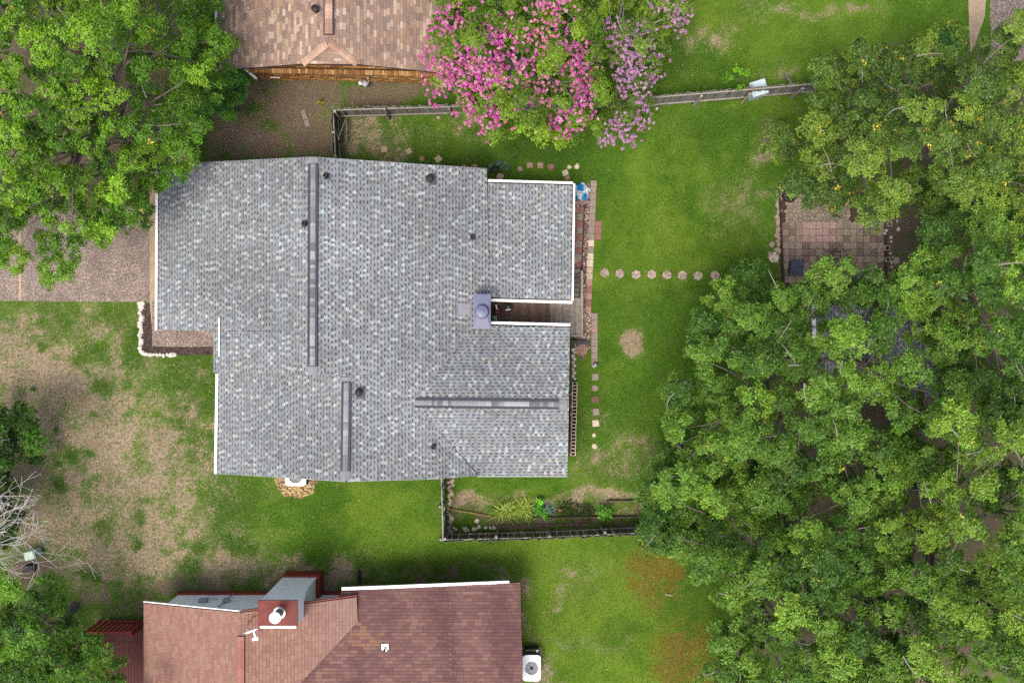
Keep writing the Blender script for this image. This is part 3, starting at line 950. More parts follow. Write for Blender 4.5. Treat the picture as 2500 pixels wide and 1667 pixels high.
ccx, ccy = (fx0 + fx1) / 2, (fy0 + fy1) / 2
capw, capd = fx1 - fx0 + .1, fy1 - fy0 + .12
cp = MB().box((ccx, ccy, zc), (capw, capd, .08)).add([(ccx - capw / 2, ccy - capd / 2, zc + .041), (ccx + capw / 2, ccy - capd / 2, zc + .041), (ccx + capw / 2, ccy + capd / 2, zc + .041), (ccx - capw / 2, ccy + capd / 2, zc + .041), (ccx, ccy, zc + .10)],
     [(0, 1, 4), (1, 2, 4), (2, 3, 4), (3, 0, 4)]).build('chimney_cap', solid('rusty_red_metal', A(116, 48, 40), .6, .35, 3, .25), sh)
GALV = solid('galvanised_steel', A(168, 172, 176), .35, .1, 8, .6, metal=.6)
MB().lathe((ccx + .08, ccy + .03, zc + .07), [(.25, 0), (.25, .03), (.17, .04), (.16, .55)], 20).build('flue_pipe', GALV, cp)
MB().lathe((ccx + .08, ccy + .03, zc + .62), [(.10, 0), (.10, .12), (.23, .13), (.235, .2), (.18, .24), (.02, .27)], 22).build('flue_cap', WHITE, cp)
# pipes and meters on the wall
MET = solid('grey_utility_metal', A(176, 182, 188), .5, .1)
def wallbox(u, v, z, d, name, mat):
    q = P(u, v, z)
    MB().box((q.x, wy0 + .04 + d[1] / 2, q.z), d).build(name, mat, sh)
wallbox(552, 1450, 1.5, (.26, .14, .34), 'meter_box', MET)
wallbox(496, 1458, 1.5, (.36, .14, .3), 'fuse_box', MET)
q = P(555, 1450, 1.2)
MB().tube([(q.x, wy0 + .1, .1), (q.x, wy0 + .1, 2.5)], .03).tube([(q.x - .4, wy0 + .09, 1.2), (q.x - 1.0, wy0 + .09, 1.1), (q.x - 1.0, wy0 + .09, .1)], .02).build('conduit', MET, sh)
# plumbing vent with a white boot
c = onp(940, 1583, PSM)
vb = MB().box((c.x, c.y + .1, c.z + .02), (.3, .24, .03)).lathe((c.x, c.y, c.z), [(.13, 0), (.09, .14)], 14).build('vent_boot', WHITE, sh)
MB().lathe((c.x, c.y, c.z), [(.05, 0), (.05, .34), (.035, .34), (.035, .25)], 12).build('vent_pipe', BLK, vb)
# antenna: stands on the roof beside the chimney
ant = thing('roof_antenna', 'small white antenna on a bent mast beside the red capped chimney', 'antenna', onp(606, 1522, PSR))
b0 = onp(606, 1522, PSR)
MB().tube([b0, b0 + Vector((0, 0, .25)), b0 + Vector((.12, -.06, .55))], .022).build('mast', MET, ant)
t0 = b0 + Vector((.12, -.06, .58))
pa, pb = P(596, 1546, t0.z), P(628, 1535, t0.z)
mbw = MB()
dv = (pb - pa)
mbw.add([pa + Vector((0, 0, 0)), pa + dv * .3 + Vector((.01, .04, 0)), pb + Vector((0, .015, 0)), pb + Vector((0, -.015, 0)), pa + dv * .3 + Vector((.01, -.05, 0)),
         pa + Vector((0, 0, -.05)), pa + dv * .3 + Vector((.01, .04, -.05)), pb + Vector((0, .015, -.05)), pb + Vector((0, -.015, -.05)), pa + dv * .3 + Vector((.01, -.05, -.05))],
        [(4, 3, 2, 1, 0), (5, 6, 7, 8, 9), (0, 1, 6, 5), (1, 2, 7, 6), (2, 3, 8, 7), (3, 4, 9, 8), (4, 0, 5, 9)])
mbw.build('wing', WHITE, ant)
MB().beam(P(619, 1538, t0.z), P(624, 1557, t0.z), .06, .05).build('boom', WHITE, ant)
q = P(623, 1559, t0.z)
MB().box((q.x, q.y, q.z), (.25, .12, .05), .15).build('end_plate', WHITE, ant)
MB().tube([b0 + Vector((0, 0, .1)), b0 + Vector((.2, .3, .05)), P(634, 1500, 3.85)], .012).build('cable', BLK, ant)
# red slatted screen and deck floor west of the red house
REDW = solid('red_stained_wood', A(150, 48, 40), .7, .2, 9, objvar=.12)
REDD = solid('dark_red_decking', A(84, 44, 40), .8, .2, 9, objvar=.15)
dk = thing('red_deck', 'dark red plank deck beside the red roofed house under the leafy branches', 'deck', P(300, 1600))
dx0, dx1, dy1 = P(262, 0).x, P(372, 0).x, P(0, 1515).y
i = 0
x = dx0
while x < dx1:
    MB().box((x + .065, dy1 - 2.4, .35), (.13, 4.8, .05)).build('deck_board', REDD, dk)
    x += .14
MB().box(((dx0 + dx1) / 2, dy1 - 2.4, .16), (dx1 - dx0 - .2, 4.6, .3)).build('deck_frame', REDD, dk)
scn = thing('red_slatted_screen', 'red wooden screen of spaced boards at the corner of the red deck', 'screen', P(300, 1513))
sx0, sx1, sy = P(246, 0).x, P(362, 0).x, P(0, 1514).y
nbx = 9
for i in range(nbx):
    xx = sx0 + (sx1 - sx0) * (i + .5) / nbx
    MB().box((xx, sy, 1.08), (.13, .035, 1.7)).build('slat', REDW, scn)
MB().box(((sx0 + sx1) / 2, sy + .045, 1.9), (sx1 - sx0, .05, .1)).build('top_rail', REDW, scn)
MB().box(((sx0 + sx1) / 2, sy + .045, .25), (sx1 - sx0, .05, .1)).build('bottom_rail', REDW, scn)
for xx in (sx0, sx1):
    MB().box((xx, sy - .06, 1.0), (.1, .08, 2.0)).build('post', REDW, scn)

# ------------------------------------------------------------------ air conditioners
def air_unit(label, c, w, d, h, rz=0.0):
    t = thing('air_conditioner', label, 'air conditioner', (c.x, c.y, 0))
    body = MB().box((c.x, c.y, h / 2 + .06), (w - .06, d - .06, h - .1)).build('cabinet', solid('grey_cabinet', A(150, 154, 158), .6), t)
    MB().box((c.x, c.y, .03), (w + .12, d + .12, .06)).build('pad', CONC, t)
    R = min(w, d) * .37
    n = 28
    vs, fs = [], []
    zt = h + .06
    top = [(c.x + R * math.cos(2 * math.pi * k / n), c.y + R * math.sin(2 * math.pi * k / n)) for k in range(n)]
    outer = []
    for k in range(n):
        a = 2 * math.pi * k / n
        dx, dy = math.cos(a), math.sin(a)
        s_ = min((w / 2) / max(abs(dx), 1e-6), (d / 2) / max(abs(dy), 1e-6))
        outer.append((c.x + dx * s_, c.y + dy * s_))
    vs = [(x, y, zt) for x, y in top] + [(x, y, zt) for x, y in outer] + [(x, y, zt - .08) for x, y in outer] + [(x, y, zt - .1) for x, y in top]
    for k in range(n):
        k2 = (k + 1) % n
        fs += [(k, n + k, n + k2, k2), (n + k, 2 * n + k, 2 * n + k2, n + k2), (k2, 3 * n + k2, 3 * n + k, k)]
    lid = MB().add(vs, fs).build('top_panel', WHITE, t)
    MB().lathe((c.x, c.y, zt - .12), [(R, 0), (.02, .005)], 24, cap=False).build('fan_well', BLK, lid)
    FAN = solid('steel_fan', A(170, 174, 178), .3, .1, metal=.5)
    for k in range(3):
        a0 = 2 * math.pi * k / 3 + .6
        vs = []
        for rr, da, zz in ((.06, -.3, 0), (R * .9, -.35, -.01), (R * .9, .45, .04), (.06, .4, .02)):
            vs.append((c.x + rr * math.cos(a0 + da), c.y + rr * math.sin(a0 + da), zt - .08 + zz))
        MB().add(vs + [(x, y, z - .008) for x, y, z in vs], [(0, 1, 2, 3), (7, 6, 5, 4), (0, 4, 5, 1), (1, 5, 6, 2), (2, 6, 7, 3), (3, 7, 4, 0)]).build('fan_blade', FAN, lid)
    MB().lathe((c.x, c.y, zt - .07), [(.07, 0), (.07, .05), (.03, .06)], 14).build('fan_hub', BLK, lid)
    g = MB()
    for rr in np.linspace(R * .35, R, 5):
        pts = [(c.x + rr * math.cos(2 * math.pi * k / 24), c.y + rr * math.sin(2 * math.pi * k / 24), zt + .012) for k in range(25)]
        g.tube(pts, .004, 4, cap=False)
    g.build('guard', WHITE if R < .3 else BLK, lid)
    for k in range(7):
        zz = .16 + k * (h - .2) / 7
        MB().box((c.x, c.y, zz), (w - .03, d - .03, .035)).build('louvre', solid('dark_louvre', A(96, 100, 104), .6), body)
    return t
air_unit('white topped air conditioner with a round fan beside the red roof', P(1298, 1630, .9), .80, 1.17, .86)
air_unit('small air conditioner half under the grey eave on a straw ring', P(722, 1160, .75), .92, .95, .7)
rng = random.Random(8)
el = thing('service_disconnect', 'dark electrical box with a yellow wire next to the big air conditioner', 'electrical box', P(1297, 1578))
q = P(1297, 1578)
MB().box((q.x, q.y, .3), (.62, .14, .5)).build('box', solid('dark_grey_box', A(60, 62, 66), .6), el)
MB().tube([(q.x - .3, q.y, .56), (q.x - .1, q.y + .04, .6), (q.x + .1, q.y - .02, .58), (q.x + .28, q.y + .03, .5)], .02).build('wire', solid('yellow_wire', A(200, 160, 60), .6), el)
MB().box((q.x + .26, q.y, .58), (.1, .1, .08)).build('cover', WHITE, el)

# ------------------------------------------------------------------ fences
WOOD = solid('weathered_picket', A(134, 132, 126), .95, .3, 14, objvar=.28)
WOODD = solid('dark_weathered_picket', A(104, 96, 86), .95, .3, 14, objvar=.28)
RAIL = solid('weathered_rail', A(156, 152, 142), .95, .25, 10, objvar=.15)
def fence(label, pts, h, side, seed, mat, post_px, pitch=.142, lean=0.0, rails=(.35, 1.55), doublepost=(), name='picket_fence', sag=0.0):
    """pts: base line in pixels; side +1 puts rails and posts to the left of the walking direction"""
    rng = random.Random(seed)
    W = [P(*p) for p in pts]
    t = thing(name, label, 'fence', W[0].lerp(W[-1], .5))
    meshes = []
    for k in range(4):
        hh = h * (1 - .02 * k)
        mb = MB()
        a, e = pitch * .492, .012
        mb.add([(-a, -.01, 0), (a, -.01, 0), (a, -.01, hh - e), (a - e, -.01, hh), (-a + e, -.01, hh), (-a, -.01, hh - e),
                (-a, .01, 0), (a, .01, 0), (a, .01, hh - e), (a - e, .01, hh), (-a + e, .01, hh), (-a, .01, hh - e)],
               [(0, 1, 2, 3, 4, 5), (11, 10, 9, 8, 7, 6)] + [(i, 6 + i, 6 + (i + 1) % 6, (i + 1) % 6) for i in range(6)])
        me = mb.mesh('picket'); me.materials.append(mat); meshes.append(me)
    for i in range(len(W) - 1):
        a, b = W[i], W[i + 1]
        d = (b - a); L = d.length; d.normalize()
        sd = Vector((-d.y, d.x, 0)) * side
        ang = math.atan2(d.y, d.x)
        n = max(1, int(L / pitch))
        for j in range(n):
            if rng.random() < .012:
                continue
            p = a + d * ((j + .5) * L / n)
            o = bpy.data.objects.new('picket', meshes[rng.randrange(4)])
            COL.objects.link(o); o.parent = t
            o.matrix_parent_inverse = Matrix.Translation(-t.location)
            o.location = (p.x + rng.uniform(-.008, .008), p.y + rng.uniform(-.012, .012), rng.uniform(-.03, .03))
            o.rotation_euler = (rng.gauss(lean * side, .012), rng.gauss(0, .012), ang)
        for rz in rails:
            off = sd * (.045 + 0)
            k0 = a + off + Vector((0, 0, rz + rng.uniform(-.03, .03)))
            k1 = b + off + Vector((0, 0, rz - sag + rng.uniform(-.03, .03)))
            sh_ = -lean * rz
            MB().beam(k0 + sd * sh_, k1 + sd * sh_, .05, .09).build('rail', RAIL, t)
        # posts
    for (u, v) in post_px:
        q = P(u, v)
        q = q
        dirv = (W[-1] - W[0]).normalized()
        sd = Vector((-dirv.y, dirv.x, 0)) * side
        tz = h * rng.uniform(.93, 1.02)
        q2 = q + sd * .11
        MB().beam(q2 + Vector((0, 0, -.1)), q2 + Vector((rng.uniform(-.06, .06), rng.uniform(-.05, .05), tz)), .1, .1).build('post', RAIL, t)
    return t
fence('weathered grey picket fence between the brown roofed house and the worn side yard', [(826, 287), (1130, 278), (1350, 268)], 1.8, -1, 1, WOOD, [(832, 288), (950, 286), (1102, 281), (1250, 274)])
fence('sagging grey picket fence across the back lawn under the pale bin', [(1352, 268), (1590, 259), (1790, 243), (1985, 226)], 1.75, -1, 2, WOOD, [(1470, 266), (1692, 253), (1811, 244), (1932, 233)], lean=.03)
fence('short run of grey pickets with a gate joining the grey roof', [(826, 290), (829, 345), (832, 408)], 1.8, 1, 3, WOODD, [(829, 345), (832, 400)])
t = thing('gate_brace', 'diagonal pale board leaning inside the gate by the grey roof', 'board', P(832, 310))
MB().beam(P(846, 288, .4), P(826, 340, 1.5), .03, .11).build('board', RAIL, t)
MB().beam(P(846, 345, .5), P(846, 296, .5), .05, .1).build('ledger', RAIL, t)
fence('dark weathered picket fence behind the flower bed south of the grey house', [(1090, 1302), (1210, 1300), (1310, 1297), (1430, 1292), (1600, 1284), (1680, 1280)], 1.8, 1, 4, WOODD, [(1094, 1302), (1216, 1300), (1340, 1296), (1466, 1290), (1585, 1285)])
fence('narrow picket fence running from the grey eave down to the flower bed', [(1086, 1150), (1088, 1230), (1090, 1302)], 1.75, -1, 5, WOOD, [(1087, 1222), (1090, 1298)])
fence('grey board fence glimpsed in a gap of the oak crowns', [(2140, 1188), (2330, 1180)], 1.7, 1, 6, WOOD, [(2240, 1184)])
# plank propped behind the back fence
b = thing('loose_board', 'grey board leaning against the far side of the sagging fence', 'board', P(1925, 190))
MB().beam(P(1916, 181, .05), P(1934, 207, 1.3), .10, .04).beam(P(1913, 190, .05), P(1919, 187, .4), .06, .03).build('plank', RAIL, b)
# pale bin on the fence
bn = thing('plastic_bin', 'pale blue lidded plastic bin standing at the sagging fence', 'bin', P(1850, 219))
q = P(1852, 216, .9)
PALEB = solid('pale_blue_plastic', A(200, 222, 230), .45, .06, 3)
rzb = math.radians(17)
MB().box((q.x, q.y, .47), (.60, .56, .94), rzb, taper=1.12).build('tub', PALEB, bn)
lid = MB().box((q.x, q.y, .97), (.74, .68, .07), rzb, taper=.96).box((q.x + .02, q.y - .0, 1.02), (.54, .44, .04), rzb, taper=.95).build('lid', PALEB, bn)
cs, sn = math.cos(rzb), math.sin(rzb)
MB().box((q.x + .10 * cs, q.y + .10 * sn, 1.045), (.12, .035, .02), rzb + .2).build('handle', BLK, lid)
MB().box((q.x - .28 * cs, q.y - .28 * sn, 1.03), (.05, .5, .03), rzb).build('hinge', solid('pale_hinge', A(176, 198, 208), .5), lid)

# ------------------------------------------------------------------ paving, stepping stones, borders
def stone_thing(name, label, cat, mb, mat, u, v, rz=0.0, z=0.0, group=None):
    me = mb.mesh(name)
    o = put(me, name, mat)
    p = P(u, v)
    o.location = (p.x, p.y, z)
    o.rotation_euler = (0, 0, rz)
    return tag(o, label, cat, group)

HEX = pebble_mat('pebble_concrete', [A(150, 128, 114), A(186, 166, 150), A(204, 190, 176), A(222, 212, 202)], 24, .010, .2, A(128, 108, 96))
ords = ['first', 'second', 'third', 'fourth', 'fifth', 'sixth', 'seventh', 'eighth', 'ninth', 'tenth']
for i, (u, v) in enumerate(((1476, 666), (1513, 668), (1553, 670), (1591, 670), (1628, 671), (1666, 672), (1704, 673), (1746, 672))):
    mb = MB()
    r = .225
    hexp = [(r * math.cos(math.radians(30 + 60 * k)), r * math.sin(math.radians(30 + 60 * k))) for k in range(6)]
    mb.prism(hexp, -.03, .03)
    mb.add([(x, y, .03) for x, y in hexp] + [(x * .93, y * .93, .042) for x, y in hexp], [(k, (k + 1) % 6, 6 + (k + 1) % 6, 6 + k) for k in range(6)] + [tuple(range(6, 12))])
    stone_thing('hexagonal_stepping_stone', f'{ords[i]} hexagonal pebble stepping stone from the grey house across the lawn', 'stepping stone', mb, HEX, u, v, random.Random(i).uniform(-.1, .1), 0, 'hexagonal stepping stones')
def cmat(nm, c, v=.25):
    return solid(nm, c, .92, v, 9, fine=45)
GREYP, TANP, PINKP, REDPV, PALEP = cmat('grey_paver', A(152, 138, 128)), cmat('tan_paver', A(184, 168, 142)), cmat('pink_paver', A(170, 136, 122)), cmat('red_paver', A(150, 108, 100)), cmat('pale_paver', A(210, 196, 174))
col = [(1453, 920, 's', GREYP, .0, 'square brown stepping stone nearest the round lamp at the kerb end'), (1452, 947, 'o', GREYP, 0, 'round grey stepping stone between two square ones beside the lawn'),
       (1453, 975, 's', cmat('dark_paver', A(116, 92, 84)), .08, 'dark brown square stepping stone third in the side column'), (1455, 1005, 's', GREYP, .18, 'tilted square stepping stone fourth in the side column'),
       (1454, 1033, 's', PALEP, .05, 'pale square stepping stone fifth in the side column'), (1451, 1062, 'b', PALEP, .3, 'small broken pale stepping stone sixth in the side column'), (1452, 1090, 'r', PALEP, 0, 'rounded pale stepping stone at the far end of the side column')]
for (u, v, k, m, rz, lb) in col:
    if k == 's':
        mb = block_mesh(.30, .30, .05)
    elif k == 'o':
        mb = MB().lathe((0, 0, 0), [(.145, 0), (.145, .04), (.125, .055), (.11, .045)], 22)
    else:
        mb = stone_mesh(random.Random(int(v)), .13 if k == 'r' else .11, .2, 8 if k == 'r' else 5, .2)
    stone_thing('stepping_stone', lb, 'stepping stone', mb, m, u, v, rz, -.005, 'side column of stepping stones')
row = [(938, 365, .30, TANP, .1, 's', 'large square tan stepping stone nearest the gate in the side yard'), (975, 364, .2, GREYP, .3, 'b', 'small half buried stepping stone next to the large tan square'),
       (998, 370, .26, TANP, .55, 's', 'narrow tilted tan stepping stone in worn side yard grass'), (1030, 387, .28, PINKP, .4, 'b', 'broken pinkish stepping stone lying close above the grey roof edge'),
       (1070, 389, .30, TANP, .7, 's', 'tan stepping stone turned like a diamond above the grey roof edge'), (1132, 408, .28, PINKP, .2, 'b', 'first of two broken pink stones tucked at the grey eave'),
       (1159, 408, .28, PINKP, .5, 'b', 'second of two broken pink stones tucked at the grey eave'), (1221, 432, .30, TANP, -.35, 's', 'tan square stepping stone just above the white fascia'),
       (1270, 412, .26, GREYP, .2, 'b', 'rough grey stone between the garden hose and red squares'), (1294, 404, .27, PINKP, .05, 's', 'first red square stepping stone of three in the shade'),
       (1319, 404, .27, PINKP, .03, 's', 'middle red square stepping stone of three in the shade'), (1345, 408, .28, REDPV, -.02, 's', 'last and darkest red square stepping stone of three'),
       (1380, 422, .26, PALEP, .4, 's', 'pale tilted stepping stone near the blue bag'), (1385, 434, .24, PINKP, .1, 'b', 'pink stone directly below the pale tilted stepping stone'),
       (1390, 408, .2, PALEP, .1, 'b', 'small whitish rock between pale stepping stone and lawn'), (1409, 406, .26, PALEP, .5, 'b', 'larger white rock at the lawn end of the side path')]
for i, (u, v, s_, m, rz, k, lb) in enumerate(row):
    mb = block_mesh(s_, s_ * .95, .05) if k == 's' else stone_mesh(random.Random(i + 40), s_ / 2, .22, 7, .25)
    stone_thing('stepping_stone', lb, 'stepping stone', mb, m, u, v, rz, -.01, 'side yard stepping stones')
st = thing('flat_slab', 'two long narrow concrete slabs end to end in the bare side yard', 'slab', P(745, 290))
for (u, v, l, rz) in ((743, 281, .44, -1.25), (750, 302, .3, -1.3)):
    q = P(u, v); MB().box((q.x, q.y, .02), (l, .2, .05), rz).build('slab', GREYP, st)

def rock_row(label, pts, name, mat, seed, size=(.2, .36), piece='stone', cat='stone border', flat=.5):
    rng = random.Random(seed)
    t = thing(name, label, cat, P(*pts[0]))
    for (u, v) in pts:
        s_ = rng.uniform(*size)
        me = stone_mesh(rng, s_ / 2, flat, 8, .22).mesh(piece)
        me.materials.append(mat)
        o = bpy.data.objects.new(piece, me); COL.objects.link(o); o.parent = t
        o.matrix_parent_inverse = Matrix.Translation(-t.location)
        p = P(u, v); o.location = (p.x, p.y, .0); o.rotation_euler = (0, 0, rng.uniform(0, 6))
        o.scale = (1, rng.uniform(.75, 1.1), 1)
    return t
WST = solid('white_limestone', A(226, 220, 210), .9, .15, 7)
bp = []
for i in range(15):
    bp.append((344 + 2 * math.sin(i * 1.7), 742 + i * 7.6))
bp += [(346, 857), (351, 862), (358, 864), (368, 866), (376, 865), (384, 866), (392, 866), (400, 868), (410, 866), (420, 866), (428, 865)]
bp += [(347, 775), (349, 740)]
rock_row('white limestone border curving round the front planting bed', bp, 'stone_border', WST, 2, (.17, .30))
rb = [(1098 + random.Random(i).uniform(-5, 8), 1172 + i * 5.2) for i in range(12)] + [(1097 + random.Random(i + 90).uniform(-5, 6), 1240 + i * 8) for i in range(10)]
rock_row('pale rubble heaped along the inside of the narrow picket fence', rb, 'rubble_border', solid('buff_limestone', A(190, 172, 152), .9, .2, 7), 5, (.15, .32))
rs = [(1164, 1270), (1170, 1285), (1163, 1290), (1156, 1290), (1186, 1287), (1197, 1288), (1206, 1287), (1135, 1291), (1142, 1293), (1107, 1288), (1113, 1292), (1100, 1298)]
rock_row('scattered whitish stones in front of the dark south fence', rs, 'stone_scatter', solid('lichen_stone', A(196, 192, 172), .9, .2, 7), 6, (.14, .28), cat='stones')

# kerb of concrete pavers along the lawn
kerb = thing('paver_kerb', 'long straight row of concrete pavers edging the back lawn', 'paver edging', P(1446, 600))
rng = random.Random(12)
def lay(parent, u, v, w, d, z, h, mat, rz=0.0, name='paver'):
    p = P(u, v)
    o = put(block_mesh(w, d, h).mesh(name), name, mat, parent)
    o.location = (p.x, p.y, z)
    o.rotation_euler = (rng.uniform(-.02, .02), rng.uniform(-.02, .02), rz + rng.uniform(-.03, .03))
v = 449.0
seq = [GREYP, GREYP, GREYP, GREYP, GREYP, GREYP, GREYP, GREYP, GREYP, PALEP, GREYP, PALEP, PALEP, TANP, TANP, PINKP, REDPV, PINKP, REDPV, PINKP, GREYP, GREYP, PINKP, GREYP, GREYP, GREYP, GREYP, GREYP]
for i, m in enumerate(seq):
    if v < 760:
        u = 1449 - (v - 449) * .044 + (0 if i else 0)
    else:
        u = 1451
    lay(kerb, u, v, .285, .295, -.02, .10, m)
    v += 16.15
rp = thing('red_paver_step', 'short row of three pink red pavers jutting into the lawn', 'paver step', P(1461, 563))
for i in range(3):
    lay(rp, 1461 - i * .5, 547 + i * 15.5, .29, .28, -.01, .07, REDPV)
# checkered paving against the house
chk = thing('checkered_paving', 'red and grey checkered paving squares against the grey house wall', 'paving', P(1412, 560))
for i in range(9):
    for j in range(2):
        uu = 1416 - i * .5 - j * 16
        lay(chk, uu, 513 + i * 16.6, .295, .295, -.01, .05, REDPV if (i + j) % 2 == 0 else GREYP)
lay(chk, 1405, 633, .34, .46, -.01, .05, TANP)
lay(chk, 1412, 495, .4, .16, -.01, .05, PINKP)
MB().beam(P(1427, 500, .03), P(1420, 660, .03), .05, .08).build('timber_edge', solid('dark_edging', A(80, 50, 44), .9), chk)
sheet('gravel_strip', [(1398, 470), (1442, 446), (1440, 560), (1436, 720), (1442, 850), (1420, 880), (1400, 850), (1396, 660)], .014, GRAVEL, jag=1)
# loose white pebbles in the strip near the deck
rng = random.Random(3)
pb = MB()
for i in range(420):
    vv = rng.uniform(480, 830) if i < 260 else rng.uniform(735, 825)
    uu = rng.uniform(1424, 1438) if vv < 740 else rng.uniform(1426, 1442)
    p = P(uu, vv)
    r = rng.uniform(.02, .045)
    pb.lathe((p.x, p.y, .012), [(r, 0), (r * .9, r * .5), (r * .3, r * .8)], 5, rng.choice([A(196, 180, 170), A(226, 216, 208), A(150, 120, 108), A(120, 92, 84)]))
pb.build('loose_pebbles', vcol('pebbles', .8, .1), None, kind='stuff')
bpy.data.objects['loose_pebbles']['label'] = 'loose pale pebbles strewn over the gravel strip by the deck'
# glass ball lamp on the kerb end
sl = thing('garden_lamp', 'small silver garden lamp on the end of the paver kerb', 'lamp', P(1452, 893))
q = P(1452, 891)
MB().lathe((q.x, q.y, .0), [(.12, 0), (.12, .02), (.03, .04), (.03, .22)], 14).build('stake', GALV, sl)
MB().lathe((q.x, q.y, .22), [(.09, 0), (.115, .03), (.09, .08), (.03, .11)], 16).build('lamp_head', GALV, sl)
# brick landing south of the deck and dark plank
bl = thing('brick_landing', 'small patch of pink bricks below the wooden deck', 'paving', P(1420, 855))
for i in range(6):
    for j in range(2):
        lay(bl, 1408 + i * 4.6, 849 + j * 11, .078, .2, -.01, .06, PINKP, 0, 'brick')
sp = thing('dark_board', 'dark slate coloured board lying between deck and brick landing', 'board', P(1414, 837))
q = P(1416, 836)
MB().box((q.x, q.y, .2), (.76, .17, .05), -.04).build('board', solid('slate_board', A(70, 74, 84), .8), sp)
# block edging with hollow cells along the house
cell = thing('block_edging', 'long ladder like row of hollow white edged blocks along the grey house', 'block edging', P(1403, 1000))
CELL = solid('whitewashed_block', A(204, 186, 170), .9, .2, 8, objvar=.1)
cm = MB()
w2, wi = .12, .085
for a, b, c2, d2 in ((-w2, -w2, w2, -wi), (-w2, wi, w2, w2), (-w2, -wi, -wi, wi), (wi, -wi, w2, wi)):
    cm.box(((a + c2) / 2, (b + d2) / 2, .09), (c2 - a, d2 - b, .18))
cme = cm.mesh('block'); cme.materials.append(CELL)
soilm = solid('cell_soil', A(48, 36, 30), .95)
for i in range(21):
    p = P(1403 - i * .22, 936 + i * 8.55)
    o = bpy.data.objects.new('block', cme); COL.objects.link(o); o.parent = cell
    o.matrix_parent_inverse = Matrix.Translation(-cell.location)
    o.location = (p.x + rng.uniform(-.01, .01), p.y, rng.uniform(-.01, .01)); o.rotation_euler = (0, 0, rng.uniform(-.05, .05)); o.scale = (1.0, .64, 1)
MB().beam(P(1403, 930, .02), P(1399, 1112, .02), .2, .05).build('soil_fill', soilm, cell)
MB().beam(P(1392, 850, .25), P(1390, 1112, .25), .03, .5).build('back_board', solid('dark_edging2', A(70, 56, 50), .9), cell)
rock_row('white jagged rocks piled against the house corner above the block row', [(1399, 853), (1402, 860), (1398, 868), (1402, 876), (1399, 884), (1402, 892), (1399, 901), (1402, 909), (1399, 917), (1403, 924)], 'rock_pile', solid('white_rock', A(226, 212, 202), .9, .2, 8), 15, (.13, .24), cat='rocks', flat=.9)
rock_row('pale chipped stones between block row and wall', [(1394, 1080), (1392, 1096), (1393, 1106), (1391, 1070), (1394, 990), (1393, 1010), (1394, 1030), (1394, 960)], 'chipped_stones', solid('pale_chips', A(206, 190, 178), .9, .2, 8), 16, (.08, .16), cat='rocks')

# ------------------------------------------------------------------ deck, steps, things on it
dk = thing('wooden_deck', 'weathered plank deck in the slot between two grey roof wings', 'deck', P(1300, 765))
DBR = solid('brown_deck_board', A(136, 116, 102), .9, .3, 8, objvar=.2)
DGR = solid('grey_deck_board', A(160, 150, 138), .9, .3, 8, objvar=.15)
ux = 1196.0
zd = .55
while ux < 1422:
    p = P(ux, 722, zd); q = P(ux, 822 if ux > 1385 else 812, zd)
    top = P(ux, 716 if ux < 1392 else 727, zd)
    MB().beam(top, q, .098, .035).build('deck_board', DBR if ux < 1340 else DGR, dk)
    ux += 5.75
q0, q1 = P(1196, 722, zd), P(1422, 818, zd)
MB().box(((q0.x + q1.x) / 2, (q0.y + q1.y) / 2, .3), (q1.x - q0.x - .1, q0.y - q1.y - .1, .42)).build('deck_frame', solid('deck_frame_wood', A(60, 50, 44), .9), dk)
rl = MB().beam(P(1421, 660, .9), P(1421, 818, .9), .09, .05).build('rail', RAIL, dk)
for vv in (664, 726, 816):
    MB().beam(P(1421, vv, 0), P(1421, vv, .95), .1, .1).build('post', RAIL, dk)
MB().beam(P(1393, 819, .62), P(1415, 820, .62), .08, .08).build('edge_board', DGR, dk)
stp = thing('wooden_steps', 'dark wooden steps climbing beside the grey eave to the deck', 'steps', P(1407, 690))
for i in range(6):
    a, b = P(1390, 662 + i * 11.5, .12 + i * .075), P(1414, 662 + i * 11.5, .12 + i * .075)
    MB().beam(a, b, .19, .04).build('tread', DGR if i < 1 else solid('dark_tread', A(112, 104, 96), .9, .3, 10, objvar=.2), stp)
MB().beam(P(1417, 658, .1), P(1417, 727, .5), .04, .2).build('stringer', DBR, stp)
# toys and a grill in the deck corner
gr = thing('black_grill', 'small black and white kettle grill on the deck', 'grill', P(1239, 752, .57))
q = P(1240, 752, .57)
zt = .57
MB().box((q.x, q.y, zt + .3), (.30, .26, .22), .1, taper=1.1).build('body', BLK, gr)
MB().box((q.x, q.y - .09, zt + .42), (.24, .06, .03), .1).build('handle', WHITE, gr)
MB().box((q.x, q.y + .02, zt + .425), (.10, .04, .03), .1).build('badge', MET, gr)
for sx_ in (-.11, .11):
    for sy_ in (-.09, .09):
        MB().tube([(q.x + sx_, q.y + sy_, zt), (q.x + sx_, q.y + sy_, zt + .22)], .015).build('leg', BLK, gr)
def toy(name, label, u, v, parts):
    t = thing(name, label, 'toy', P(u, v, .57))
    q = P(u, v, .57)
    for (nm, dx, dy, dz, d, rz, m) in parts:
        MB().box((q.x + dx, q.y + dy, .57 + dz), d, rz, taper=.85).build(nm, m, t)
RED = solid('red_plastic', A(190, 20, 24), .4, .1)
GRN = solid('green_plastic', A(110, 190, 60), .45, .1)
toy('ride_on_toy', 'red and white ride on toy beside the chimney on the deck', 1213, 757, [('body', 0, 0, .2, (.16, .34, .3), .1, solid('dark_red_plastic', A(120, 16, 20), .5)), ('seat', -.01, .12, .4, (.1, .26, .1), .3, WHITE), ('nose', .02, -.12, .38, (.2, .12, .12), .2, RED), ('wheel', -.1, .1, .08, (.06, .16, .16), 0, BLK), ('wheel', .1, .1, .08, (.06, .16, .16), 0, BLK)])
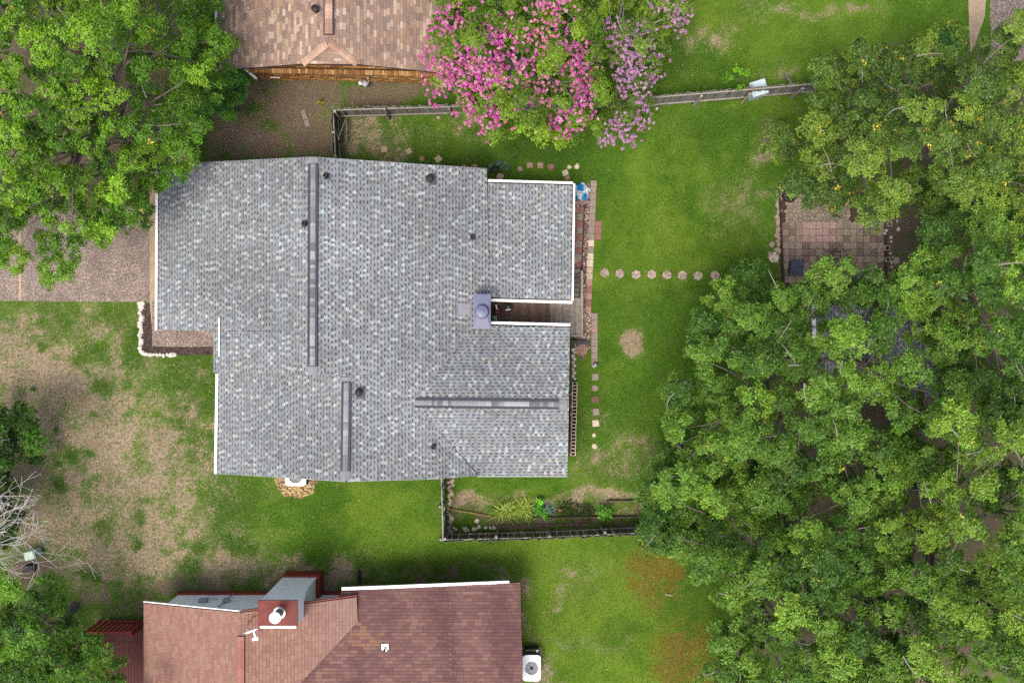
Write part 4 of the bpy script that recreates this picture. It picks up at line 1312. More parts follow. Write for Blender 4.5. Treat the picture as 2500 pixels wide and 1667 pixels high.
toy('toy_truck', 'green and white toy truck in the corner of the deck', 1207, 777, [('body', 0, 0, .18, (.17, .26, .24), .5, GRN), ('roof', .05, 0, .33, (.06, .24, .05), .6, WHITE), ('bonnet', -.02, -.12, .2, (.2, .1, .16), .3, BLK), ('ball', .09, .07, .33, (.06, .06, .06), 0, WHITE)])
pl_ = thing('wooden_stick', 'short pale stick standing upright by the toy truck', 'stick', P(1220, 784, .57))
MB().beam(P(1220, 776, .62), P(1220, 790, .62), .03, .03).build('stick', TANP, pl_)
# crumpled blue and white plastic bag on the corner paving
def crumple(name, label, u, v, rx, ry, h, seed):
    rng = random.Random(seed)
    nx, ny = 16, 16
    vs, fs, cs = [], [], []
    c = P(u, v)
    for j in range(ny + 1):
        for i in range(nx + 1):
            a, b = i / nx * 2 - 1, j / ny * 2 - 1
            k = max(abs(a), abs(b)); rr = math.hypot(a, b) or 1
            a2, b2 = a * k / rr, b * k / rr
            z = .05 + h * max(0, 1 - (a2 * a2 + b2 * b2) ** 1.0) ** .6 * rng.uniform(.45, 1.0) + rng.uniform(0, .05)
            if k > .95:
                z = .03
            vs.append((c.x + a2 * rx * (1 + .12 * math.sin(6 * math.atan2(b, a))), c.y + b2 * ry * (1 + .1 * math.sin(5 * math.atan2(b, a) + 1)), z))
            blue = math.sin(a * 4.1 + b * 2.2 + 1) + .7 * math.sin(b * 5 - a * 2) + (-a * .9 + abs(b) * .3)
            cs.append(A(30, 150, 214) if blue > .5 else (A(120, 200, 236) if blue > .2 else A(232, 238, 244)))
    for j in range(ny):
        for i in range(nx):
            p = j * (nx + 1) + i
            fs.append((p, p + 1, p + nx + 2, p + nx + 1))
    mb = MB(); mb.add(vs, fs); mb.c = [(*k, 1) for k in cs]
    return tag(mb.build(name, vcol('plastic_film', .3, .05, spec=.5)), label, 'bag')
crumple('plastic_bag', 'crumpled blue and white plastic bag at the corner of the grey roof', 1418, 468, .42, .42, .42, 5)
# coiled hose
hs = MB()
pts = []
rng = random.Random(17)
for i in range(46):
    t_ = i / 45
    pts.append(P(1186 + t_ * 56 + 9 * math.sin(t_ * 17), 412 - 14 * math.sin(t_ * 3.0) + 6 * math.cos(t_ * 21), .03 + .01 * math.sin(i)))
hs.tube(pts, .018, 6)
pts = [P(1234 + 9 * math.cos(k * .42) * (1 + .1 * math.sin(k)), 408 + 6 * math.sin(k * .42), .03 + .004 * k) for k in range(34)]
hs.tube(pts, .016, 6)
tag(hs.build('garden_hose', solid('teal_hose', A(90, 124, 130), .5)), 'tangled blue grey garden hose beside the corner of the grey roof', 'hose')
hr = thing('hose_pot', 'dark round pot beside the tangled garden hose', 'pot', P(1208, 415))
q = P(1208, 416)
MB().lathe((q.x, q.y, 0), [(.13, 0), (.17, .22), (.18, .22), (.15, .2), (.13, .04)], 16).build('pot', solid('dark_pot', A(50, 44, 40), .6), hr)
wm = thing('wire_frame', 'thin dark wire ring stake standing in shaded grass', 'garden stake', P(1257, 375))
MB().tube([P(1257 + 10 * math.cos(k * .4), 372 + 16 * math.sin(k * .4), .3 + .02 * k) for k in range(17)], .012, 5).build('ring', BLK, wm)
MB().tube([P(1257, 386, 0), P(1257, 386, .5)], .012, 5).build('stake', BLK, wm)

# gas meter by the brown house
gm = thing('gas_meter', 'grey gas meter with pipes at the foot of the brick wall', 'gas meter', P(895, 212))
q = P(895, 212)
MB().lathe((q.x, q.y, .35), [(.02, -.03), (.13, 0), (.14, .16), (.12, .22), (.04, .25)], 14).build('meter', MET, gm)
MB().tube([(q.x - .28, q.y + .05, 0), (q.x - .28, q.y + .05, .55), (q.x - .1, q.y, .62), (q.x + .18, q.y, .62), (q.x + .2, q.y + .12, .9), (q.x + .2, q.y + .2, .9)], .03).build('pipe', MET, gm)
MB().lathe((q.x - .2, q.y + .02, .5), [(.07, 0), (.09, .04), (.05, .1)], 12).build('regulator', WHITE, gm)
# utility pedestals near the bare tree
up = thing('utility_pedestal', 'pale green utility box between bare branches and dry lawn', 'utility box', P(86, 1350))
q = P(90, 1348)
PGR = solid('pale_green_plastic', A(196, 220, 196), .5, .08)
MB().box((q.x, q.y, .32), (.5, .42, .64), .25, taper=.9).build('body', PGR, up)
MB().box((q.x - .02, q.y - .01, .66), (.46, .38, .06), .25, taper=.9).build('lid', solid('paler_green_plastic', A(214, 236, 214), .5, .05), up)
for k in range(3):
    MB().box((q.x + .24, q.y + .06 - k * .06, .35), (.03, .03, .4), .25).build('rib', PGR, up)
up = thing('meter_vault', 'black flat utility box just below the pale green one', 'utility box', P(76, 1386))
q = P(74, 1385)
MB().box((q.x, q.y, .12), (.52, .32, .24), -.05, taper=.94).build('body', BLK, up)
MB().box((q.x, q.y, .25), (.46, .26, .03), -.05).build('lid', solid('dark_lid', A(52, 54, 58), .6), up)

# ------------------------------------------------------------------ flower bed timbers
tb = thing('bed_timber', 'long narrow board crossing the grass towards the strappy plant', 'board', P(1160, 1252))
MB().beam(P(1097, 1242, .05), P(1222, 1264, .05), .07, .1).build('board', solid('bed_board', A(130, 108, 74), .9, .2), tb)
rbf = thing('raised_bed', 'grassy raised bed framed by thin boards at the oak side', 'raised bed', P(1520, 1240))
for a, b in (((1482, 1222), (1557, 1222)), ((1557, 1220), (1557, 1258)), ((1557, 1260), (1300, 1264)), ((1482, 1222), (1482, 1258))):
    MB().beam(P(*a, .1), P(*b, .1), .05, .2).build('board', solid('bed_frame', A(96, 82, 66), .9, .2, objvar=.15), rbf)
for a, b in (((1225, 1284), (1440, 1279)), ((1230, 1290), (1330, 1285))):
    tq = thing('fence_timber', 'loose timber lying at the foot of the dark fence' + (' next to the posts' if a[0] == 1225 else ' near its middle post'), 'timber', P(*a))
    MB().beam(P(*a, .06), P(*b, .06), .09, .1).build('timber', solid('old_timber', A(112, 98, 82), .9, .25), tq)

# ------------------------------------------------------------------ patio under the trees
pt = thing('stone_patio', 'shaded patio of cracked flagstones and square pavers beside the lawn', 'patio', P(2030, 560))
PAT = [cmat('patio_tan', A(160, 144, 126)), cmat('patio_brown', A(132, 114, 102)), cmat('patio_pink', A(184, 156, 146)), cmat('patio_red', A(164, 130, 122)), cmat('patio_grey', A(146, 134, 120))]
rng = random.Random(77)
pm = {}
def paver_shared(mi):
    if mi not in pm:
        me = block_mesh(.296, .296, .05, .01).mesh('paver'); me.materials.append(PAT[mi]); pm[mi] = me
    return pm[mi]
for j in range(9):
    for i in range(15):
        u, v = 1917 + i * 16.6, 551 + j * 16.4
        if 1958 < u < 2045 and j < 3:
            mi = rng.choice([2, 2, 3, 2])  # lighter pink pavers here paint in a sunlit patch
        else:
            mi = rng.choice([0, 0, 4, 1, 0, 4, 1])
        o = bpy.data.objects.new('paver', paver_shared(mi)); COL.objects.link(o); o.parent = pt
        o.matrix_parent_inverse = Matrix.Translation(-pt.location)
        p = P(u, v); o.location = (p.x, p.y, rng.uniform(-.004, .01)); o.rotation_euler = (rng.uniform(-.015, .015), rng.uniform(-.015, .015), rng.uniform(-.015, .015))
for (u, v) in ((2018, 447), (2034, 448), (2050, 449), (2034, 464), (2050, 466), (1990, 449), (2002, 448)):
    o = bpy.data.objects.new('paver', paver_shared(rng.choice([0, 2]))); COL.objects.link(o); o.parent = pt
    o.matrix_parent_inverse = Matrix.Translation(-pt.location)
    p = P(u, v); o.location = (p.x, p.y, rng.uniform(0, .02))
# cracked flagstones: jittered cells shrunk to leave joints
cells = {}
nx_, ny_ = 15, 8
cen = {}
for j in range(-1, ny_ + 1):
    for i in range(-1, nx_ + 1):
        cen[i, j] = (1914 + (i + .5 + (.5 if j % 2 else 0) * .6) * 10.6 + rng.uniform(-3.4, 3.4), 474 + (j + .5) * 9.2 + rng.uniform(-3, 3))
for j in range(ny_):
    for i in range(nx_):
        c0 = cen[i, j]
        poly = [(c0[0] - 14, c0[1] - 14), (c0[0] + 14, c0[1] - 14), (c0[0] + 14, c0[1] + 14), (c0[0] - 14, c0[1] + 14)]
        for dj in (-1, 0, 1):
            for di in (-1, 0, 1):
                if (di or dj) and (i + di, j + dj) in cen:
                    c1 = cen[i + di, j + dj]
                    mx, my = (c0[0] + c1[0]) / 2, (c0[1] + c1[1]) / 2
                    dx, dy = c1[0] - c0[0], c1[1] - c0[1]
                    poly = clip(poly, (mx, my), (mx - dy, my + dx))
                    if len(poly) < 3:
                        break
        if len(poly) < 3:
            continue
        gx, gy = sum(p[0] for p in poly) / len(poly), sum(p[1] for p in poly) / len(poly)
        poly = [(gx + (p[0] - gx) * .9, gy + (p[1] - gy) * .9) for p in poly]
        q = [(P(*p).x, P(*p).y) for p in poly]
        if area2(q) < 0:
            q.reverse()
        MB().prism(q, -.03, .035 + rng.uniform(-.005, .005)).build('flagstone', PAT[rng.choice([0, 4, 0])], pt)
base = [(1906, 470), (2166, 470), (2166, 702), (1910, 702)]
bq = [(P(*p).x, P(*p).y) for p in reversed(base)]
MB().prism(bq, -.05, .012).build('patio_bed', solid('patio_joint', A(78, 62, 50), .95), pt)
rock_row('rubble stone edging between the lawn and the patio', [(1900 + random.Random(i).uniform(-4, 4), 470 + i * 7.5) for i in range(18)] + [(1884, 596), (1892, 610), (1880, 618), (1896, 622), (1886, 634), (1898, 640), (1876, 628), (1900, 612)], 'patio_edging', solid('edging_stone', A(170, 154, 136), .9, .25, 7), 23, (.12, .34))
tl = thing('edging_timber', 'dark timber along the lawn side of the patio', 'timber', P(1907, 560))
MB().beam(P(1902, 462, .12), P(1912, 690, .12), .07, .2).build('timber', solid('black_timber', A(62, 46, 40), .9), tl)
fl = thing('round_flagstone', 'large round cracked flagstone at the corner of the patio', 'paving', P(1889, 628))
q = P(1889, 628)
MB().lathe((q.x, q.y, 0), [(.24, 0), (.24, .04), (.21, .05)], 18).build('slab', PALEP, fl)
CIN = solid('concrete_block', A(176, 170, 162), .9, .15)
def cinder(label, u, v, rz, w=.2, d=.4, cells_=2):
    t = thing('concrete_block', label, 'concrete block', P(u, v))
    q = P(u, v)
    mb = MB()
    hw, hd = w / 2, d / 2
    cs, sn = math.cos(rz), math.sin(rz)
    def bx(ax, ay, bx_, by):
        x, y = (ax + bx_) / 2, (ay + by) / 2
        mb.box((q.x + x * cs - y * sn, q.y + x * sn + y * cs, .11), (bx_ - ax, by - ay, .2), rz)
    e = .035
    bx(-hw, -hd, -hw + e, hd); bx(hw - e, -hd, hw, hd)
    for k in range(cells_ + 1):
        y = -hd + k * (d - e) / cells_
        bx(-hw + e, y, hw - e, y + e)
    mb.build('shell', CIN, t)
    MB().box((q.x, q.y, .03), (w - .06, d - .06, .04), rz).build('hollow', soilm, t)
cinder('hollow grey concrete block at the upper end of the patio edge', 2168, 543, 0.0)
cinder('single cell concrete block halfway down the patio edge', 2163, 606, .02, .24, .24, 1)
cinder('pale weathered block near the leafy bottom of the patio edge', 2164, 634, .3, .2, .22, 1)
rock_row('small white stones scattered beside the patio blocks', [(2163, 563), (2175, 579), (2176, 590), (2160, 570), (2174, 618), (2176, 640), (2190, 540), (2192, 560), (2176, 652), (2184, 660), (2178, 628)], 'stone_scatter', WST, 29, (.1, .22), cat='stones')
lay(pt, 2188, 636, .27, .3, -.01, .05, TANP)
tp = thing('tyre_planter', 'dark round tyre planter on the corner of the patio', 'planter', P(1926, 476))
q = P(1926, 478)
MB().lathe((q.x, q.y, 0), [(.22, 0), (.3, .03), (.33, .12), (.3, .22), (.22, .25), (.2, .2), (.2, .05)], 22).build('tyre', BLK, tp)
MB().lathe((q.x, q.y, .1), [(.21, 0), (.02, .03)], 16, cap=False).build('soil', soilm, tp)
bx_ = thing('storage_tub', 'dark blue grey plastic tub half hidden by oak leaves', 'tub', P(1938, 652))
q = P(1938, 655)
MB().box((q.x, q.y, .22), (.5, .62, .44), -.1, taper=1.08).build('tub', solid('navy_plastic', A(52, 58, 74), .5), bx_)
MB().box((q.x, q.y, .46), (.58, .70, .04), -.1).build('lid', solid('navy_lid', A(64, 70, 88), .5), bx_)
bf = thing('bench_frame', 'black metal bench frame with an open seat on the patio', 'bench', P(2035, 640))
BLM = solid('black_metal', A(28, 28, 32), .5)
q = P(2035, 640)
for dx, dy, dd in ((-.16, 0, (.03, .95, .03)), (.16, 0, (.03, .95, .03)), (0, .46, (.35, .03, .03)), (0, -.46, (.35, .03, .03)), (0, .08, (.35, .05, .03))):
    MB().box((q.x + dx, q.y + dy, .44), dd).build('rail', BLM, bf)
for dx in (-.16, .16):
    for dy in (-.45, .45):
        MB().box((q.x + dx, q.y + dy, .22), (.03, .03, .44)).build('leg', BLM, bf)
MB().box((q.x, q.y + .45, .62), (.35, .03, .06)).build('back_rail', BLM, bf)

# shed under the oaks
sd_ = thing('garden_shed', 'shed with a grey shingle roof mostly hidden below the oak crowns', 'shed', P(2130, 850))
PSH1 = slope_x(P(2130, 0, 3.1).x, 3.1, .32)
PSH2 = slope_x(P(2130, 0, 3.1).x, 3.1, -.32)
lay_roof(sd_, [(PSH1, [pg(PSH1, (1992, 745), (2130, 745), (2130, 968), (1992, 968))], .1), (PSH2, [pg(PSH2, (2130, 745), (2282, 745), (2282, 968), (2130, 968))], .1)], ROOFMAT, UNDER, .143, .15, grey_col, 'lam', 61, 0)
a, b = onp(1990, 745, PSH1), onp(1990, 968, PSH1)
MB().beam(a + Vector((-.04, 0, -.04)), b + Vector((-.04, 0, -.04)), .18, .12).build('fascia', WHITE, sd_)
q0, q1 = P(2015, 955, 2.2), P(2258, 760, 2.2)
MB().prism([(q0.x, q0.y), (q1.x, q0.y), (q1.x, q1.y), (q0.x, q1.y)], 0, 2.3).build('wall', solid('shed_boards', A(130, 118, 106), .9, .2), sd_)
bk = thing('white_slat_chair', 'white slatted chair back glimpsed between the oaks', 'chair', P(2314, 850))
q = P(2316, 852)
for k in range(4):
    MB().box((q.x, q.y + .15 - k * .1, .45 + (.45 if k < 1 else 0)), (.3, .06, .03)).build('slat', WHITE, bk)
for dx in (-.14, .14):
    MB().box((q.x + dx, q.y, .22), (.04, .4, .44)).build('leg', WHITE, bk)

# ------------------------------------------------------------------ leaves
LEAF = vcol('leaf', .5, 0, spec=.28, transl=.10)
BARK = solid('oak_bark', A(124, 114, 106), .95, .3, 14)
GBARK = solid('pale_bark', A(158, 150, 144), .9, .2, 14)

def rosettes(pos, out, L, W, k, col, rng, jit=.18, lift=.35, spread=1.0):
    """k leaves round every twig tip: folded four-cornered blades"""
    n = len(pos)
    up = out / np.linalg.norm(out, axis=1, keepdims=True)
    ref = np.where(np.abs(up[:, 2:3]) < .9, np.array([[0., 0, 1]]), np.array([[1., 0, 0]]))
    t1 = np.cross(up, ref); t1 /= np.linalg.norm(t1, axis=1, keepdims=True)
    t2 = np.cross(up, t1)
    Vs, Cs = [], []
    ph = rng.uniform(0, 6.28, n)
    for j in range(k):
        a = ph + j * 6.283 / k + rng.normal(0, .35, n)
        li = lift + rng.normal(0, .28, n)
        d = t1 * np.cos(a)[:, None] * spread + t2 * np.sin(a)[:, None] * spread + up * li[:, None]
        d /= np.linalg.norm(d, axis=1, keepdims=True)
        s = np.cross(d, up) + rng.normal(0, .25, (n, 3))
        s -= d * (s * d).sum(1, keepdims=True)
        s /= np.linalg.norm(s, axis=1, keepdims=True)
        nn = np.cross(s, d)
        ln = (L * rng.uniform(.65, 1.2, n))[:, None]
        wd = (W * rng.uniform(.7, 1.2, n))[:, None]
        b = pos + d * ln * .1
        m = pos + d * ln * .6
        Vs.append(np.stack([b, m + s * wd / 2 + nn * wd * .12, pos + d * ln - nn * ln * .1, m - s * wd / 2 + nn * wd * .12], 1))
        c = col * (1 + rng.normal(0, jit, n))[:, None]
        c = c * (1 + rng.normal(0, .05, (n, 3)))
        Cs.append(np.repeat(np.clip(c, .004, .8)[:, None, :], 4, 1))
    V = np.concatenate(Vs).reshape(-1, 3)
    C = np.concatenate(Cs).reshape(-1, 3)
    return V, C

def inside(u, v, poly):
    n = len(poly); r = np.zeros(u.shape, bool)
    j = n - 1
    for i in range(n):
        xi, yi = poly[i]; xj, yj = poly[j]
        c = ((yi > v) != (yj > v)) & (u < (xj - xi) * (v - yi) / (yj - yi + 1e-9) + xi)
        r ^= c
        j = i
    return r

def edge_dist(u, v, poly):
    d = np.full(u.shape, 1e9)
    n = len(poly)
    for i in range(n):
        ax, ay = poly[i]; bx, by = poly[(i + 1) % n]
        ex, ey = bx - ax, by - ay
        t = np.clip(((u - ax) * ex + (v - ay) * ey) / (ex * ex + ey * ey + 1e-9), 0, 1)
        d = np.minimum(d, np.hypot(u - ax - t * ex, v - ay - t * ey))
    return d

def curve(a, b, rng, bend=.12, n=5, sag=0.0):
    a, b = Vector(a), Vector(b)
    L = (b - a).length
    o = Vector((rng.gauss(0, 1), rng.gauss(0, 1), rng.gauss(0, .4))) * L * bend
    return [a.lerp(b, t) + o * (4 * t * (1 - t)) * .5 + Vector((0, 0, L * .10 * math.sin(math.pi * t))) for t in [i / n for i in range(n + 1)]]

def tree(name, label, poly, ground, zt, ze, pal, seed, space=46, L=.15, W=.06, k=6, tips=110, holes=(), cr=1.0, under=.5, bark=None, trunk_r=.22, flat=.85, blossoms=None, group='trees', dome=150, yellow=0.0, cat='tree', bare=0, lift=.35, dark_w=.4, zvar=1.15, sprays=15, spray_r=.25, tone=.64):
    rng = np.random.default_rng(seed); pr = random.Random(seed)
    us = [p[0] for p in poly]; vs = [p[1] for p in poly]
    pts = []
    grid = {}
    tries = int(40 * (max(us) - min(us)) * (max(vs) - min(vs)) / space ** 2)
    cu = rng.uniform(min(us), max(us), tries); cv = rng.uniform(min(vs), max(vs), tries)
    ok = inside(cu, cv, poly)
    ed = edge_dist(cu, cv, poly)
    for u, v, o, d in zip(cu, cv, ok, ed):
        if not o or d < space * .38:
            continue
        if any((u - hu) ** 2 + (v - hv) ** 2 < (hr) ** 2 for hu, hv, hr in holes):
            continue
        gk = (int(u // space), int(v // space))
        bad = False
        for a in (-1, 0, 1):
            for b in (-1, 0, 1):
                for (x, y, *_r) in grid.get((gk[0] + a, gk[1] + b), ()):
                    if (x - u) ** 2 + (y - v) ** 2 < space ** 2:
                        bad = True
        if bad:
            continue
        z = ze + (zt - ze) * math.sqrt(min(1, d / dome)) + pr.gauss(0, zvar)
        grid.setdefault(gk, []).append((u, v))
        pts.append((u, v, z))
    g0 = P(*ground)
    root = thing(name, label, cat, (g0.x, g0.y, 0), group)
    V, C = [], []
    centres = []
    light, mid, dark = [np.array(c) * tone * f for c, f in zip(pal[:3], (1.2, .78, .8))]
    for (u, v, z) in pts:
        for layer in ((0, 1) if under else (0,)):
            zz = z - layer * pr.uniform(2.0, 3.4)
            if zz < 1.2:
                continue
            c = P(u + (pr.uniform(-20, 20) if layer else 0), v + (pr.uniform(-20, 20) if layer else 0), zz)
            r = space * S * (H - zz) / H * pr.uniform(.50, .84) * cr
            if layer == 0:
                centres.append(c)
            ns = max(3, int(sprays * (r / .75) ** 2 * (under if layer else 1.0)))
            sd = rng.normal(0, 1, (ns, 3)); sd /= np.linalg.norm(sd, axis=1, keepdims=True)
            sd[:, 2] = np.abs(sd[:, 2]) * 1.0 - .12
            sr = r * rng.uniform(.5, 1.12, ns) ** .7
            spc = sd * sr[:, None] * np.array([1, 1, flat])
            per = int(tips)
            m = ns * per
            rad = spray_r * rng.uniform(.7, 1.25, ns).repeat(per)
            d = rng.normal(0, 1, (m, 3)); d /= np.linalg.norm(d, axis=1, keepdims=True)
            d[:, 2] = np.where(d[:, 2] < -.1, -d[:, 2], d[:, 2])
            off = spc.repeat(per, 0) + d * (rad * rng.uniform(.2, 1.0, m) ** .5)[:, None] * np.array([1, 1, .7])
            pos = off + np.array(c)
            o = d * np.array([1, 1, .8]) + sd.repeat(per, 0) * .6 + np.array([0, 0, .5])
            stone = rng.normal(0, .13, ns).repeat(per)[:, None]
            x = pr.random()
            y = pr.random() ** 1.3
            base = light * y + mid * (1 - y) if x < .85 else mid * .7 + dark * .3
            col = np.repeat(base[None], m, 0)
            mixv = rng.uniform(0, 1, m)[:, None]
            col = col * (1 - .35 * mixv) + light * .35 * mixv
            if yellow:
                sel = rng.uniform(0, 1, m) < (yellow * (3 if pr.random() < .25 else .4))
                col[sel] = np.array(pal[3]) * rng.uniform(.8, 1.15, (sel.sum(), 1))
            col = col * (1 + stone)
            a, b = rosettes(pos, o, L, W, k, col, rng, lift=lift)
            V.append(a); C.append(b)
    V = np.concatenate(V); C = np.concatenate(C)
    big_mesh('crown', V, np.arange(len(V)).reshape(-1, 4), C, LEAF, root)
    # trunk, limbs to groups of clumps, branches to each clump
    bm_ = bark or BARK
    mean = sum(centres, Vector()) / len(centres)
    fork = Vector((g0.x, g0.y, 0)).lerp(Vector((mean.x, mean.y, 0)), .25); fork.z = max(1.2, ze * .5)
    MB().tube(curve((g0.x, g0.y, -.1), fork, pr, .05), [trunk_r * f for f in (1.5, 1.15, 1.05, 1, .95, .9)], 10).build('trunk', bm_, root)
    nl = max(3, min(9, len(centres) // 7))
    heads = pr.sample(centres, nl) if len(centres) >= nl else centres
    groups = [[] for _ in heads]
    for c in centres:
        groups[min(range(len(heads)), key=lambda i: (heads[i] - c).length)].append(c)
    for gl in groups:
        if not gl:
            continue
        m = sum(gl, Vector()) / len(gl)
        kn = fork.lerp(m, .62); kn.z = min(kn.z, m.z - .6)
        cv_ = curve(fork, kn, pr, .14)
        mb = MB().tube(cv_, [trunk_r * f for f in (.46, .40, .34, .29, .24, .2)], 7)
        for c in gl:
            e = Vector(c) + Vector((pr.gauss(0, .15), pr.gauss(0, .15), .15))
            mb.tube(curve(cv_[pr.choice([3, 4, 5])], e, pr, .16), [trunk_r * f for f in (.17, .14, .11, .08, .055, .02)], 5)
        mb.build('limb', bm_, root)
    if bare:
        for _ in range(bare):
            c = pr.choice(centres)
            a = Vector(c) + Vector((pr.gauss(0, .3), pr.gauss(0, .3), .1))
            ang = pr.uniform(0, 6.28)
            e = a + Vector((math.cos(ang), math.sin(ang), .3)) * pr.uniform(.5, 1.0)
            MB().tube(curve(a, e, pr, .2, 4), [.026, .022, .018, .012, .006], 5).build('bare_twig', GBARK, root)
    if blossoms:
        Vb, Cb = [], []
        for (bu, bv, ru, rv, nb_, pal2) in blossoms:
            for _ in range(int(nb_ * 1.15)):
                a = pr.uniform(0, 6.28); q_ = math.sqrt(pr.random()) * 1.35
                u, v = bu + ru * q_ * math.cos(a), bv + rv * q_ * math.sin(a)
                dd = float(edge_dist(np.array([u]), np.array([v]), poly)[0])
                if not inside(np.array([u]), np.array([v]), poly)[0]:
                    dd = 0
                z = ze + (zt - ze) * math.sqrt(min(1, dd / dome)) + .8 + pr.gauss(0, .25)
                c = P(u, v, z)
                nn = 1 if pr.random() < .75 else 2
                for _q in range(nn):
                    cc = np.array(c) + rng.normal(0, .09, 3)
                    m = 9
                    d = rng.normal(0, 1, (m, 3)); d[:, 2] = np.abs(d[:, 2]); d /= np.linalg.norm(d, axis=1, keepdims=True)
                    pos = cc + d * rng.uniform(.01, .055, (m, 1))
                    colr = np.array(pr.choice(pal2)) * pr.uniform(.85, 1.15)
                    a_, b_ = rosettes(pos, d + np.array([0, 0, .3]), .056, .05, 3, np.repeat(colr[None], m, 0), rng, .15)
                    Vb.append(a_); Cb.append(b_)
        Vb = np.concatenate(Vb); Cb = np.concatenate(Cb)
        big_mesh('blossoms', Vb, np.arange(len(Vb)).reshape(-1, 4), Cb, vcol('petal', .6, 0, spec=.2, transl=.25), root, kind='stuff')
    return root

LIME = (A(148, 202, 46), A(86, 148, 30), A(40, 80, 20), A(214, 190, 90))
OAK = (A(144, 192, 64), A(78, 136, 46), A(40, 80, 30), A(200, 200, 70))
OAKY = (A(152, 188, 66), A(90, 136, 50), A(50, 80, 32), A(206, 190, 70))
MYR = (A(156, 196, 48), A(106, 152, 36), A(56, 92, 24), A(200, 190, 80))
SWT = (A(130, 190, 50), A(70, 122, 32), A(32, 64, 20), A(190, 190, 70))

tree('shade_tree', 'large lime green shade tree overhanging the driveway and both roofs', [(-150, -150), (560, -150), (545, -40), (538, 60), (552, 110), (572, 160), (560, 250), (520, 300), (496, 330), (492, 400), (470, 462), (400, 470), (352, 505), (336, 545), (268, 560), (268, 612), (225, 640), (190, 690), (60, 695), (40, 650), (-20, 640), (-150, 640)],
     (330, 330), 9.2, 4.6, LIME, 101, space=54, L=.14, W=.052, tips=15, under=1.0, trunk_r=.30, dome=230, yellow=.002, holes=((120, 145, 26), (215, 30, 18), (30, 40, 16), (90, 300, 20), (130, 260, 18), (380, 190, 18), (250, 250, 18), (170, 520, 26), (60, 560, 20)), bare=6)
tree('young_tree', 'bluish green young tree beside the corner of the brown roof', [(560, 165), (596, 175), (608, 240), (585, 275), (580, 310), (545, 312), (530, 285), (490, 300), (480, 270), (520, 220)], (580, 270), 3.6, 2.4, (A(110, 180, 56), A(76, 140, 48), A(44, 92, 32)), 103, space=30, L=.12, W=.06, tips=9, spray_r=.2, sprays=60, under=.3, trunk_r=.06, dome=40, group='trees')
PK = [A(232, 110, 196), A(240, 144, 204), A(222, 86, 180), A(244, 172, 206), A(236, 128, 190)]
PK2 = [A(238, 150, 176), A(234, 130, 184), A(240, 176, 190)]
LIL = [A(212, 160, 206), A(220, 180, 212), A(206, 146, 190)]
tree('crape_myrtle', 'crape myrtle covered in hot pink blossom above the north fence', [(1052, -120), (1500, -120), (1500, 60), (1480, 170), (1490, 260), (1470, 330), (1400, 352), (1320, 340), (1250, 335), (1200, 338), (1140, 290), (1105, 240), (1060, 200), (1042, 130), (1040, 40)],
     (1270, 250), 5.6, 3.2, MYR, 105, space=36, L=.10, W=.055, tips=12, k=6, spray_r=.26, sprays=46, trunk_r=.14, dome=120, flat=.7, bark=GBARK, group='flowering trees', under=.35,
     blossoms=[(1250, 150, 170, 130, 190, PK + PK2), (1120, 170, 70, 110, 80, PK), (1105, 100, 50, 70, 70, PK), (1090, 60, 30, 30, 30, PK), (1150, 170, 60, 45, 70, PK2 + PK), (1190, 140, 30, 60, 60, PK), (1120, 200, 50, 40, 65, PK), (1220, 50, 35, 20, 34, PK), (1225, 90, 26, 22, 26, PK), (1270, 70, 40, 22, 22, PK2), (1275, 120, 20, 40, 26, PK), (1240, 170, 50, 30, 36, PK), (1400, 140, 60, 32, 80, PK2 + PK), (1340, 100, 40, 20, 22, PK2), (1425, 190, 24, 50, 55, PK), (1430, 225, 20, 30, 30, PK), (1190, 290, 24, 36, 45, PK), (1200, 215, 40, 20, 36, PK2), (1375, 300, 36, 24, 45, PK), (1430, 270, 22, 20, 20, PK), (1350, 5, 30, 20, 24, PK), (1360, 50, 50, 20, 8, PK2), (1290, 210, 60, 40, 22, PK2), (1330, 225, 40, 24, 16, PK2), (1320, 40, 50, 30, 10, PK2)])
tree('lilac_myrtle', 'lilac flowering crape myrtle at the edge of the open lawn', [(1480, -120), (1690, -120), (1682, 20), (1650, 60), (1625, 130), (1600, 170), (1596, 230), (1580, 290), (1540, 340), (1480, 352), (1470, 280), (1490, 180), (1480, 60)],
     (1500, 250), 4.6, 2.6, (A(140, 178, 52), A(100, 138, 44), A(58, 88, 30)), 107, space=34, L=.10, W=.05, tips=9, spray_r=.24, sprays=34, trunk_r=.09, dome=80, bark=GBARK, under=.25, group='flowering trees', bare=14,
     blossoms=[(1500, 70, 22, 24, 30, LIL), (1550, 115, 40, 26, 55, LIL), (1535, 150, 40, 24, 45, LIL), (1555, 75, 40, 20, 22, LIL), (1655, 40, 24, 34, 45, LIL), (1640, 20, 40, 24, 30, LIL), (1550, 215, 34, 26, 45, LIL), (1530, 185, 30, 16, 20, LIL), (1570, 280, 24, 30, 34, LIL), (1505, 305, 26, 20, 34, LIL), (1485, 342, 14, 10, 16, LIL), (1535, 340, 22, 10, 20, LIL), (1600, 185, 14, 10, 14, LIL), (1615, 145, 16, 14, 10, LIL)])
